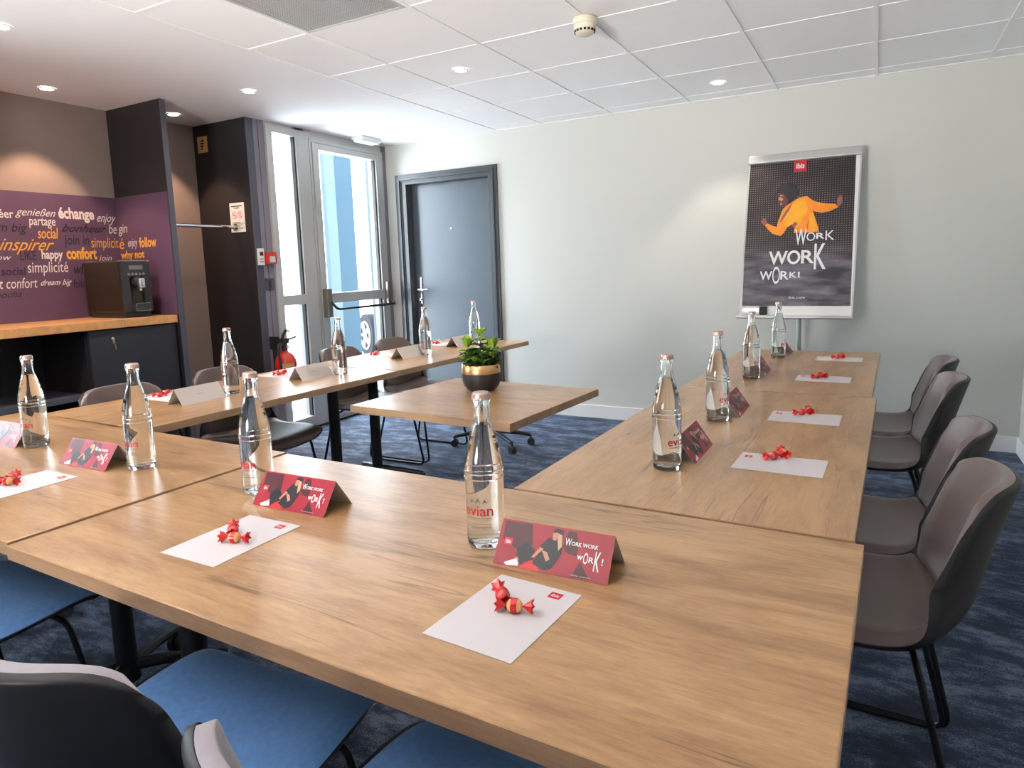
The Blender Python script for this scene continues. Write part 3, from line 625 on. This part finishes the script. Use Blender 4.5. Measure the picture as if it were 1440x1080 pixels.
def make_chair(label, seat_m, back_m, group):
    t = thing('shell_chair', label, 'chair', (0,0,0), 0, group)
    obj('shell', finish(slab(-1, 1, 0, 1, 30, 48, 0, -.013)), M['shell'], t, smooth=True, ang=60)
    obj('seat_pad', finish(slab(-.97, .97, .02, .455, 22, 24, .0008, .022, .2)), M[seat_m], t, smooth=True, ang=60)
    obj('back_pad', finish(slab(-.97, .97, .448, .992, 22, 30, .0008, .021, .12)), M[back_m], t, smooth=True, ang=60)
    for s in (-1, 1):
        p = fillet([(s*.13,.135,.428),(s*.205,.150,.415),(s*.238,.215,.009),(s*.238,-.230,.009),(s*.205,-.135,.400),(s*.12,-.12,.425)], .045, 5)
        obj('sled_leg', MB().tube(p, .0075, 8), M['black'], t, smooth=True)
    obj('crossbar', MB().tube([(-.135,.135,.428),(.135,.135,.428)], .0075, 8).tube([(-.125,-.12,.424),(.125,-.12,.424)], .0075, 8), M['black'], t, smooth=True)
    return t
gR = 'brown shell chairs on the right side'; gL = 'brown shell chairs on the left side'; gF = 'blue seated shell chairs at the front'
ch = make_chair('brown upholstered shell chair nearest the camera on the right row', 'taupe_fabric', 'taupe_fabric', gR)
ch.location = (-.030, 1.745, 0); ch.rotation_euler = (0,0,PI/2)
for x, y, rz, lb in ((-.01,2.235,PI/2-.03,'second brown shell chair from the camera along the right row'), (.015,3.085,PI/2+.03,'third brown shell chair from the camera along the right row'), (.025,3.600,PI/2,'farthest brown shell chair on the right row, nearest the flip chart wall')):
    dup(ch, lb, (x, y, 0), rz)
for x, y, rz, lb in ((-2.765,1.775,-PI/2,'brown shell chair in front of the open shelf niche, left row'), (-2.765,2.320,-PI/2-.03,'brown shell chair behind the left row, in front of the keyed cabinet door'), (-2.765,3.205,-PI/2+.03,'brown shell chair on the left row in front of the narrow window'), (-2.765,3.735,-PI/2,'brown shell chair farthest along the left row, in front of the glass door')):
    dup(ch, lb, (x, y, 0), rz, gL)
cf = make_chair('blue seated shell chair at the near table edge, black back to the camera', 'blue_fabric', 'grey_fabric', gF)
cf.location = (-1.020, .665, 0); cf.rotation_euler = (0,0,.10)
dup(cf, 'blue seated shell chair cut off by the bottom frame edge, grey inner back showing', (-.478, .665, 0), -.07)
dup(cf, 'blue seated shell chair at the left frame edge under the corner table', (-1.985, .700, 0), .04)

# ------------------------------------------------------------ bottles
def bez(P, n=4):
    out = []
    for i in range(len(P)-1):
        g = lambda k: P[max(0, min(len(P)-1, k))]
        for k in range(n):
            f = k/n; out.append(tuple(.5*((2*g(i)[d])+(-g(i-1)[d]+g(i+1)[d])*f+(2*g(i-1)[d]-5*g(i)[d]+4*g(i+1)[d]-g(i+2)[d])*f*f+(-g(i-1)[d]+3*g(i)[d]-3*g(i+1)[d]+g(i+2)[d])*f**3) for d in (0, 1)))
    out.append(P[-1]); return out
def make_bottle():
    t = thing('water_bottle', 'x', 'bottle', (0,0,0), 0, 'glass water bottles on the tables')
    outer = [(0,.004),(.020,.003),(.031,.0005),(.0355,.004),(.037,.012)]+bez([(.0372,.02),(.0372,.08),(.0375,.125),(.0378,.145),(.0355,.170),(.0305,.195),(.0240,.220),(.0185,.240),(.0160,.255),(.0155,.278)], 4)+[(.0175,.281),(.0175,.286),(.0150,.288),(.0150,.296)]
    inner = [(.0115,.296),(.0118,.255)]+bez([(.0143,.240),(.0198,.220),(.0263,.195),(.0313,.170),(.0336,.145),(.0333,.125),(.0330,.080),(.0330,.022)], 3)+[(.031,.014),(.022,.010),(0,.012)]
    obj('glass_body', finish(MB().lathe(outer+inner, 36, caps=False)), M['glass'], t, smooth=True, ang=50)
    wat = [(0,.0118),(.022,.0098),(.0311,.0138),(.0331,.022),(.0331,.080),(.0334,.125),(.0337,.145),(.0314,.170),(.0264,.195),(.0199,.220),(.0146,.238),(0,.238)]
    obj('water', finish(MB().lathe(wat, 36, caps=False)), M['water'], t, smooth=True, ang=50)
    n = 42; v = []; r1, r2 = .0170, .0188
    cp = MB(); ring = []
    for k, (z, f) in enumerate(((.287,1),(.291,.6),(.297,0),(.300,-1))):
        for i in range(n):
            a = 2*PI*i/n; r = (r1 if i % 2 else r2) if f > 0 else .0172
            if f == .6: r = .0174 if i % 2 else .0180
            if f == -1: r = .0145
            v.append((r*math.cos(a), r*math.sin(a), z))
    fs = [(j*n+i, j*n+(i+1) % n, (j+1)*n+(i+1) % n, (j+1)*n+i) for j in range(3) for i in range(n)]+[tuple(3*n+i for i in range(n))]
    cp.add(v, fs); obj('crown_cap', cp, M['cap'], t, smooth=True, ang=35)
    R0 = .0383
    P = lambda u, v_: (R0*math.sin(u/R0), -R0*math.cos(u/R0), v_)   # u: arc length, seen from -y
    b = MB(); text(b, 'evian', P, -.030, .030, .068, .088, .01); o = obj('lettering', b, M['bottle_red'], t)
    b = MB()
    for x_, w_, h_ in ((-.012,.010,.009),(0,.013,.012),(.014,.010,.009)):
        b.add([P(x_-w_/2, .092), P(x_+w_*.1, .092+h_*.45), P(x_+w_/2, .092), P(x_, .092+h_)], [(0,1,3),(1,2,3)])
    for k, (z_, a_, h_) in enumerate(((.063,.026,.0016),(.0605,.028,.0005),(.052,.026,.0005),(.046,.026,.0012),(.0435,.026,.0005))):
        m_ = 12
        for i in range(m_):
            u0, u1 = -a_+2*a_*i/m_, -a_+2*a_*(i+(.75 if h_ > .001 else 1))/m_
            b.add([P(u0,z_), P(u1,z_), P(u1,z_+h_), P(u0,z_+h_)], [(0,1,2,3)])
    obj('emblem', b, M['bottle_grey'], t)
    lines = MB()
    for z in (.137, .148): lines.lathe([(.0376,z-.0012),(.0388,z),(.0376,z+.0012)], 36, caps=False)
    obj('raised_rings', lines, M['glass'], t, smooth=True)
    return t
B0 = make_bottle()
bots = [(-.652,1.068,.16,'glass water bottle nearest the camera, behind the larger red name card'), (-1.333,1.108,0,'glass water bottle beside the second red name card on the front table'), (-1.822,1.118,.1,'glass water bottle beside the glare white name card'), (-2.405,1.132,.2,'glass water bottle at the left frame edge on the front table'),
 (-.463,1.672,1.12,'nearest glass water bottle on the right table row'), (-.452,2.250,1.15,'second glass water bottle up the right table row'), (-.480,3.113,1.2,'third glass water bottle up the right table row'), (-.450,3.800,1.3,'glass water bottle farthest up the right row, in front of the flip chart'),
 (-2.577,2.035,2.6,'glass water bottle on the left row before the dark cupboard'), (-2.462,2.625,2.6,'glass water bottle on the left row before the glass door'), (-2.470,3.405,2.6,'glass water bottle on the left row before the dark door frame'), (-2.500,4.045,2.6,'farthest glass water bottle, behind the potted plant before the dark door')]
for k, (x, y, a, lb) in enumerate(bots):
    o = B0 if k == 0 else copy_tree(B0)
    o.location = (x, y, TOP+.0003); o.rotation_euler = (0,0,a); o['label'] = lb
    if k in (8, 9, 10, 11): o.rotation_euler = (0,0,-PI/2)

# ------------------------------------------------------------ name cards (folded tents)
def make_card(label, group):
    """printed face looks to local -y"""
    t = thing('name_card', label, 'name card', (0,0,0), 0, group)
    L_, hw, hh, th = .218, .048, .068, .0009
    sl = math.hypot(hw, hh); nrm = Vector((0, -hh, hw)).normalized()
    F = Vector((0, hw, hh))/1.0
    for nm, s, m_ in (('printed_panel', -1, M['cream_card']), ('plain_panel', 1, M['cream_card'])):
        a = [(-L_/2, s*hw, 0), (L_/2, s*hw, 0), (L_/2, 0, hh), (-L_/2, 0, hh)]
        n_ = Vector((0, s*hh, hw)).normalized()*th
        b = MB().add([Vector(p) for p in a]+[Vector(p)-n_ for p in a], [(0,1,2,3),(7,6,5,4),(0,4,5,1),(1,5,6,2),(2,6,7,3),(3,7,4,0)])
        o = obj(nm, finish(b), m_, t)
        if s == -1: pp = o
        else: pq = o
    def P(k): return lambda u, v: tuple(Vector((-L_/2+u*L_, -hw+v*hw, v*hh))+nrm*(.0003+.00025*k))
    def pr(nm, k, m_, polys=(), txt=()):
        for q in polys: obj(nm, poly(MB(), P(k), q), M[m_], pp)
        for s, a0, a1, b0, b1, bo in txt: obj(nm, text(MB(), s, P(k), a0, a1, b0, b1, bo), M[m_], pp)
    pr('ground_print', 0, 'card_red', [[(0,0),(1,0),(1,1),(0,1)]])
    pr('shadow_print', 1, 'card_dark', [[(.026,.958),(.283,.97),(.317,.525),(.231,.32),(.04,.568)], [(.607,.946),(.676,.956),(.71,.679),(.718,.462),(.629,.482),(.58,.6)], [(.699,.04),(.746,.368),(.85,.041)]])
    pr('floor_print', 1, 'card_bright', [[(.228,.01),(.354,.247),(.421,.014)]])
    pr('figure_print', 2, 'card_black', [[(.19,.415),(.264,.569),(.346,.448),(.356,.225),(.281,.162),(.25,.08),(.196,.232)], [(.389,.539),(.453,.755),(.573,.655),(.58,.456),(.55,.263),(.516,.111),(.46,.05),(.347,.153),(.389,.401)], [(.472,.886),(.5,.962),(.565,.946),(.57,.82),(.50,.84)]])
    pr('skin_print', 3, 'skin', [[(.477,.858),(.517,.88),(.53,.80),(.51,.70),(.485,.707)], [(.392,.517),(.423,.488),(.351,.268),(.331,.28)], [(.409,.457),(.457,.437),(.493,.298),(.464,.238)], [(.205,.237),(.227,.179),(.20,.13),(.17,.15)]])
    pr('hair_print', 3, 'blond', [[(.52,.86),(.56,.84),(.575,.6),(.55,.5),(.53,.68)]])
    pr('logo_print', 3, 'logo_red', [[(.06,.45),(.135,.45),(.135,.60),(.06,.60)]])
    pr('lettering', 4, 'print_white', [[(.099,.065),(.16,.144),(.205,.19),(.227,.12),(.231,.044),(.122,.02)]],
       [('ibis', .075,.12,.48,.56,.02), ('W', .596,.650,.64,.80,.01), ('ORK WORK', .652,.881,.66,.745,.02), ('w', .716,.768,.40,.49,.02), ('O', .772,.812,.33,.56,.01), ('R', .818,.862,.37,.49,.02), ('K', .866,.915,.22,.62,.01), ('!', .925,.938,.36,.50,.02), ('ibis.com', .695,.855,.06,.085,0)])
    b = MB(); Q = lambda u, v: tuple(Vector((L_/2-u*L_, hw-v*hw, v*hh))+Vector((0, hh, hw)).normalized()*.0004)
    text(b, 'ibis.com', Q, .44, .56, .47, .53); o = obj('back_print', b, M['bottle_grey'], pq)
    return t
gc = 'folded name cards on the tables'
C0 = make_card('x', gc)
cards = [(-.488,1.045,.02,'large red name card with seated figure, nearest the camera'), (-1.160,1.082,.02,'red name card right of the second front bottle'), (-1.995,1.092,.02,'name card whitened by glare between two front bottles'), (-2.555,1.130,.02,'name card cut off at the left frame edge'),
 (-.452,1.838,PI/2+.0,'nearest dark red name card on the right row'), (-.440,2.415,PI/2,'second dark red name card up the right row'), (-.478,3.280,PI/2,'third dark red name card up the right row'), (-.450,3.975,PI/2,'farthest dark red name card on the right row, beside the last bottle'),
 (-2.572,1.855,-PI/2,'blank cream name card nearest on the left row, before the keyed cabinet'), (-2.540,2.495,-PI/2,'blank cream name card on the left row below the extinguisher'), (-2.520,3.285,-PI/2,'blank cream name card on the left row before the far glass door chair'), (-2.525,3.890,-PI/2,'farthest blank cream name card, left of the potted plant')]
for k, (x, y, a, lb) in enumerate(cards):
    o = C0 if k == 0 else copy_tree(C0)
    o.location = (x, y, TOP+.0003); o.rotation_euler = (0,0,a); o['label'] = lb

# ------------------------------------------------------------ note sheets and sweets
def make_sheet():
    t = thing('note_sheet', 'x', 'paper', (0,0,0), 0, 'small white note sheets on the tables')
    obj('sheet', MB().box(-.078, .078, -.108, .108, 0, .0008), M['paper'], t)
    P = lambda u, v: (u, v, .0011)
    o = obj('logo', poly(MB(), P, [(.030,.076),(.052,.076),(.052,.095),(.030,.095)]), M['logo_red'], t)
    obj('lettering', text(MB(), 'ibis', lambda u, v: (u, v, .0014), .034, .048, .081, .090, .01), M['print_white'], t)
    return t
def make_sweet(core):
    t = thing('wrapped_sweet', 'x', 'sweet', (0,0,0), 0, 'red wrapped sweets on the note sheets')
    b = MB().lathe([(0,-.011),(.005,-.0105),(.0088,-.007),(.0098,0),(.0088,.007),(.005,.0105),(0,.011)], 16)
    b.xf(Matrix.Translation((0,0,.0095)) @ Matrix.Rotation(PI/2, 4, 'Y')); obj('sweet_body', b, M[core], t, smooth=True)
    obj('wrapper_band', MB().lathe([(.0100,-.0045),(.0103,0),(.0100,.0045)], 16, caps=False).xf(Matrix.Translation((0,0,.0095)) @ Matrix.Rotation(PI/2, 4, 'Y')), M['candy_red'], t, smooth=True)
    for s in (-1, 1):
        n = 12; v = [(s*.010, 0, .0095)]; f = []
        for i in range(n):
            a = 2*PI*i/n; rr = .0105*(1.2 if i % 2 else .8)
            v.append((s*(.024+.003*(i % 2)), rr*math.cos(a), .0102+rr*.95*math.sin(a)))
        for i in range(n): f.append((0, 1+i, 1+(i+1) % n))
        v.append((s*.017, 0, .0100))
        for i in range(n): f.append((n+1, 1+(i+1) % n, 1+i))
        obj('twist_end', finish(MB().add(v, f)), M['candy_red'], t)
    return t
P0 = make_sheet(); SW = [make_sweet('candy_clear'), make_sweet('candy_pink')]
sheets = [(-.488,.848,-.07,'on the sheet nearest the camera',-.494,.868,1.0), (-1.138,.872,.0,'on the second sheet of the nearest table',-1.136,.872,1.0), (-1.985,.880,.0,'on the sheet at the left frame edge',-2.03,.880,1),
 (-.205,1.812,PI/2-.03,'on the nearest sheet of the right row',-.215,1.870,1), (-.195,2.382,PI/2-.02,'on the second sheet up the right row',-.197,2.44,1), (-.190,3.188,PI/2-.02,'on the third sheet up the right row',-.203,3.205,1), (-.157,3.830,PI/2-.02,'on the farthest sheet of the right row',-.155,3.855,1),
 (-2.790,1.865,-PI/2,'on the nearest sheet of the left row',-2.84,1.871,1), (-2.770,2.505,-PI/2,'on the second sheet of the left row',-2.78,2.51,1), (-2.755,3.320,-PI/2,'on the third sheet of the left row',-2.80,3.315,1), (-2.735,3.925,-PI/2,'on the farthest sheet of the left row',-2.75,3.93,1)]
first = True; fs = [True, True]
for k, (x, y, a, where, sx, sy, q) in enumerate(sheets):
    o = P0 if first else copy_tree(P0); first = False
    o.location = (x, y, TOP+.0003); o.rotation_euler = (0,0,a)
    o['label'] = 'white note sheet with red logo, '+['closest to the camera, beside the larger red card','second on the nearest table, left of centre','cut by the left frame edge','nearest on the right row','second up the right row','third up the right row','farthest up the right row','nearest on the left row','second up the left row','third up the left row','farthest up the left row'][k]
    for j in (0, 1):
        s = SW[j] if fs[j] else copy_tree(SW[j]); fs[j] = False
        sd = 1 if k != 1 else -1
        s.location = (x+(sx-x)+.018*(1-2*j)*math.cos(a)*1.0-.010*(1-2*j)*sd*-math.sin(a)*1, sy-.013*(1-2*j)*abs(math.cos(a))+.020*(1-2*j)*abs(math.sin(a)), TOP+.0016)
        s.rotation_euler = (0,0,a+(.35 if j == 0 else -.75)+.2*math.sin(k*3))
        s.scale = (1.12,)*3
        s['label'] = ('amber and red wrapped sweet ' if j == 0 else 'all red wrapped sweet ')+where

# ------------------------------------------------------------ potted plant
t = thing('potted_plant', 'green succulent in a black bowl pot with gold rim on the middle table', 'plant', (-1.505, 2.475, TOP+.0003))
pr_ = [(0,0),(.045,0),(.062,.006),(.078,.025),(.0845,.050),(.0845,.080)]
obj('pot', MB().lathe(pr_+[(.0835,.0801),(.076,.0801),(.074,.030),(0,.03)], 48, caps=False), M['pot'], t, smooth=True, ang=50)
obj('gold_rim', MB().lathe([(.0847,.0795),(.0852,.082),(.0830,.116),(.0800,.118),(.0775,.116),(.077,.080)], 48, caps=False), M['gold'], t, smooth=True, ang=60)
obj('soil', MB().lathe([(0,.104),(.04,.106),(.0772,.102)], 32, caps=False), M['soil'], t)
lf = MB(); nl, nw = 6, 4
LV = []; LF = []
for i in range(nl+1):
    s = i/nl; wd = .0125*math.sin(PI*min(1, s**.75*1.0))**.7 if 0 < s < 1 else .0015
    for j in range(nw+1):
        q = j/nw*2-1; LV.append((q*wd*1.15, s*.044, .006*q*q*math.sin(PI*s)+.012*s*s*0+.004*math.sin(PI*s)))
for i in range(nl):
    for j in range(nw): LF.append((i*(nw+1)+j, i*(nw+1)+j+1, (i+1)*(nw+1)+j+1, (i+1)*(nw+1)+j))
def leaf_mesh(m_):
    me = bpy.data.meshes.new('leaf'); me.from_pydata(LV, [], LF); me.materials.append(m_)
    for p in me.polygons: p.use_smooth = True
    return me
Lm = {'leaf': leaf_mesh(M['leaf']), 'leaf2': leaf_mesh(M['leaf2'])}
def leaf(kind, loc, az, el, sc):
    o = bpy.data.objects.new('leaf', Lm[kind]); COL.objects.link(o); o.parent = t
    o.matrix_local = Matrix.Translation(loc) @ Matrix.Rotation(az, 4, 'Z') @ Matrix.Rotation(el, 4, 'X') @ Matrix.Scale(sc, 4)
stems = [(0,0,.235,1.1,1),(-.064,.0,.185,1.15,1),(.060,.005,.185,1.15,1),(-.03,-.03,.150,1,0),(.03,-.035,.148,1,0),(.0,.045,.16,1,0),(-.045,.04,.15,1,0),(.05,.045,.15,1,0),(.068,-.01,.145,.9,0),(-.066,-.015,.14,.9,0),(.005,-.058,.135,.9,0),(-.04,-.058,.125,.8,0),(.045,-.055,.125,.8,0)]
sb = MB()
for x, y, z, sc, lime in stems:
    x2, y2 = x*.72+0, y*.8
    # the right-hand direction of the picture is mostly +x here
    sb.tube([(x2*.8, y2*.8, .10), (x2, y2, (z+.1)/2), (x, y, z)], [.0035, .003, .0022], 6)
    lv = int((z-.112)/.018)+1
    for q in range(lv):
        zz = z-q*.020
        for k in range(5 if q else 4):
            az = k*2*PI/(5 if q else 4)+q*1.1+x*40
            el = (.80 if (lime and q == 0) else .62 if q == 0 else .28-.10*q)+random.uniform(-.12,.12)
            leaf('leaf2' if (lime and q <= 1) or (q == 0 and k % 2 == 0) else 'leaf', (x+(x2-x)*min(1, q*.3), y, zz), az, el, sc*(1.25 if q == 0 else 1.05)*random.uniform(.85,1.1))
obj('stems', sb, M['stem'], t, smooth=True)

# ------------------------------------------------------------ flip chart with poster
XA0, XA1 = -.800, -.122
yb, yt, zb, zt = 4.765, 4.990, .885, 1.960
U = Vector((XA1-XA0, -.0, 0)); V = Vector((.022, yt-yb, zt-zb)); O = Vector((XA0-.011, yb, zb)); Nn = U.cross(V).normalized()   # faces -y
def FP(k): return lambda u, v: tuple(O+U*u+V*v+Nn*k)
def fbox(b, u0, u1, v0, v1, k0, k1):
    a = [FP(k0)(u0,v0),FP(k0)(u1,v0),FP(k0)(u1,v1),FP(k0)(u0,v1),FP(k1)(u0,v0),FP(k1)(u1,v0),FP(k1)(u1,v1),FP(k1)(u0,v1)]
    return b.add(a, [(0,3,2,1),(4,5,6,7),(0,1,5,4),(1,2,6,5),(2,3,7,6),(3,0,4,7)])
t = thing('flip_chart', 'white flip chart easel on a single pole against the back wall', 'flip chart', (0,0,0))
obj('board', fbox(MB(), 0, 1, 0, 1, -.016, 0), M['white'], t, bevel=.004)
obj('clamp_bar', fbox(MB(), -.012, 1.012, .955, 1.005, -.02, .022), M['alu'], t, bevel=.008)
for u0 in (-.012, .996): obj('side_trim', fbox(MB(), u0, u0+.016, .0, .955, -.018, .004), M['alu'], t, bevel=.002)
obj('pen_tray', fbox(MB(), -.03, 1.012, -.015, .0, -.018, .055), M['alu'], t, bevel=.004)
bc = O+U*.5
obj('pole', MB().tube([(bc.x+.02, 4.90, .05), (bc.x+.02, 4.90, .90), (bc.x+.02, 4.915, 1.35)], .0165, 20), mat('pole_grey_green', (.30,.33,.32), .4, .3), t, smooth=True)
obj('back_hinge', MB().box(bc.x-.03, bc.x+.07, 4.88, 4.95, 1.22, 1.34), M['rubber'], t, bevel=.004)
for k in range(5):
    a = PI/2+k*2*PI/5; c_, s_ = math.cos(a), math.sin(a)
    L2 = .19
    obj('foot', MB().tube([(bc.x+.02, 4.90, .06), (bc.x+.02+L2*c_, 4.90+L2*s_, .022)], [.016,.011], 8), M['alu'], t, smooth=True)
# poster sheet: local x right, local y up the board
pw, ph = .970, .895
t = thing('poster', 'dark poster of a dancing figure in orange hoodie on the flip chart', 'poster', tuple(O+U*.014+V*.063+Nn*.0012))
t.rotation_euler = Matrix((U.normalized(), (Nn.cross(U)).normalized(), Nn)).transposed().to_euler()
PW, PH = U.length*.974, V.length*.895
obj('sheet', MB().box(0, PW, 0, PH, -.0006, 0), M['poster'], t)
def pp(nm, k, m_, polys=(), txt=()):
    F = lambda u, v: (u*PW, v*PH, .0006*k)
    for q in polys: obj(nm, poly(MB(), F, q), M[m_], t)
    for s, a0, a1, b0, b1, bo in txt: obj(nm, text(MB(), s, F, a0, a1, b0, b1, bo), M[m_], t)
hood = [(.347,.657),(.376,.683),(.449,.717),(.498,.737),(.572,.747),(.639,.709),(.703,.693),(.765,.686),(.839,.678),(.86,.656),(.784,.632),(.712,.626),(.649,.637),(.628,.651),(.653,.602),(.679,.548),(.698,.498),(.605,.496),(.49,.499),(.464,.499),(.472,.535),(.443,.563),(.406,.546),(.373,.502),(.342,.482),(.267,.499),(.216,.533),(.186,.562),(.218,.572),(.26,.555),(.302,.545),(.316,.59)]
pp('trouser_print', 1, 'print_navy', [[(.477,.499),(.692,.498),(.703,.44),(.494,.44)]])
pp('hand_print', 1, 'skin_mid', [[(.186,.557),(.215,.57),(.195,.598),(.199,.621),(.181,.603),(.157,.627),(.164,.599),(.141,.595),(.164,.572)], [(.848,.678),(.847,.704),(.862,.729),(.871,.748),(.88,.724),(.89,.741),(.891,.711),(.897,.685),(.876,.668),(.86,.656)]])
pp('hoodie_print', 2, 'print_orange', [hood])
pp('hoodie_light_print', 3, 'print_yellow', [[(.449,.70),(.50,.725),(.56,.73),(.59,.66),(.56,.60),(.52,.56),(.49,.53),(.45,.56),(.41,.54),(.37,.55),(.345,.60),(.40,.66)], [(.60,.60),(.63,.64),(.66,.56),(.68,.505),(.62,.505)]])
pp('hoodie_shade_print', 4, 'skin_mid', [[(.449,.717),(.473,.734),(.391,.665),(.346,.612),(.325,.567),(.349,.584),(.407,.646)], [(.58,.515),(.60,.60),(.59,.515)], [(.44,.545),(.47,.575),(.50,.56),(.472,.535)]])
pp('face_print', 2.5, 'skin_dark', [[(.298,.759),(.312,.777),(.351,.775),(.38,.751),(.41,.723),(.40,.697),(.37,.679),(.343,.685),(.317,.709),(.305,.727)]])
pp('cheek_print', 3.5, 'skin', [[(.305,.735),(.312,.752),(.34,.748),(.355,.735),(.335,.722)], [(.318,.765),(.35,.765),(.345,.757),(.322,.756)], [(.32,.70),(.335,.712),(.348,.705),(.335,.697)]])
pp('hair_print', 3, 'print_hair', [[(.286,.774),(.294,.814),(.33,.844),(.406,.853),(.467,.828),(.497,.79),(.495,.755),(.46,.73),(.412,.705),(.396,.70),(.40,.728),(.366,.765),(.324,.785)]])
pp('logo_print', 2, 'logo_red', [[(.443,.918),(.558,.918),(.558,.998),(.443,.998)]])
pp('lettering', 5, 'print_white', (), [('ibis',.462,.540,.940,.978,.03),
    ('W',.480,.586,.412,.523,.01),('O',.586,.665,.438,.496,0),('R',.673,.750,.450,.490,.02),('K',.757,.838,.439,.503,.0),
    ('W',.240,.418,.284,.376,.02),('O',.414,.537,.283,.379,.02),('R',.543,.664,.287,.377,.02),('K',.662,.770,.246,.418,.01),
    ('W',.160,.280,.179,.240,.02),('O',.281,.353,.151,.270,.0),('R',.357,.436,.179,.239,.02),('K',.442,.510,.191,.232,.02),('!',.520,.540,.191,.232,.05),('ibis.com',.443,.593,.048,.066,0)])
t = thing('board_eraser', 'shiny silver eraser lying on the flip chart pen tray', 'eraser', tuple(O+U*.15+V*.004+Nn*.028))
t.rotation_euler = (0,0,.0)
obj('grip', MB().box(-.085, .03, -.02, .018, .002, .052), mat('satin_silver', (.75,.76,.78), .3, .5), t, bevel=.008, smooth=True)
obj('pad', MB().box(.03, .075, -.022, .020, .002, .058), M['rubber'], t, bevel=.004)

# ------------------------------------------------------------ outside the glazing
struct('ground', MB().box(-40, -4.2, -20, 45, -.12, -.03), M['concrete'])
t = thing('neighbouring_building', 'bright white rendered building seen across the yard', 'building', (0,0,0))
obj('wall', MB().box(-24, -23, -8, 32, 0, 7), M['render'], t)
t = thing('porch_pillar', 'blue painted pillar outside the glass door', 'pillar', (-5.5, 6.09, 0))
obj('post', MB().box(-.03, .03, -.145, .145, -.03, 3.2), M['bluepost'], t)
obj('sunlit_side', MB().box(-.03, .03, -.305, -.146, -.03, 3.2), M['palepost'], t)  # sunlit side of the same pillar, its light painted as paler blue
t = thing('porch_post', 'pale blue post at the right edge of the glass door view', 'pillar', (-5.5, 6.66, 0))
obj('post', MB().box(-.03, .03, -.11, .11, -.03, 3.2), M['palepost'], t)
obj('base_plate', MB().box(-.05, .05, -.13, .13, -.03, -.01), M['palepost'], t)
# car parked beyond the porch; only one wheel and some bodywork show
t = thing('parked_car', 'white car parked outside with one alloy wheel visible', 'car', (-6.76, 8.0, -.03), 0)
cx_ = 0
body = MB()
out = [(-.75,.25),(-.55,.22),(3.3,.22),(3.5,.4),(3.5,.85),(2.9,.98),(2.2,1.45),(.75,1.47),(.0,1.02),(-.7,.88),(-.85,.6)]
n = len(out)
body.add([(x, .0, z) for x, z in out]+[(x, 1.65, z) for x, z in out], [tuple(range(n)), tuple(range(2*n-1, n-1, -1))]+[(i, i+n, (i+1) % n+n, (i+1) % n) for i in range(n)])
yaw = math.radians(150)
R_ = Matrix.Rotation(yaw, 4, 'Z')
body.xf(R_ @ Matrix.Translation((-.0, -1.70, 0))); obj('bodywork', finish(body), M['car'], t, bevel=.05, smooth=True)
for wx in (0, 2.55):
    b = MB().tube([(wx, -.06, .33), (wx, .14, .33)], .325, 32).xf(R_); wv = obj('tyre', b, M['tyre'], t, smooth=True)
    b = MB().tube([(wx, .135, .33), (wx, .15, .33)], .06, 16)
    for k in range(5):
        a = k*2*PI/5; b.tube([(wx, .145, .33), (wx+.2*math.cos(a), .145, .33+.2*math.sin(a))], .025, 6)
    rg = [(wx+.205*math.cos(2*PI*i/28), .145, .33+.205*math.sin(2*PI*i/28)) for i in range(28)]; b.tube(rg, .014, 6, closed=True); b.xf(R_)
    obj('rim', b, M['rim'], wv, smooth=True)
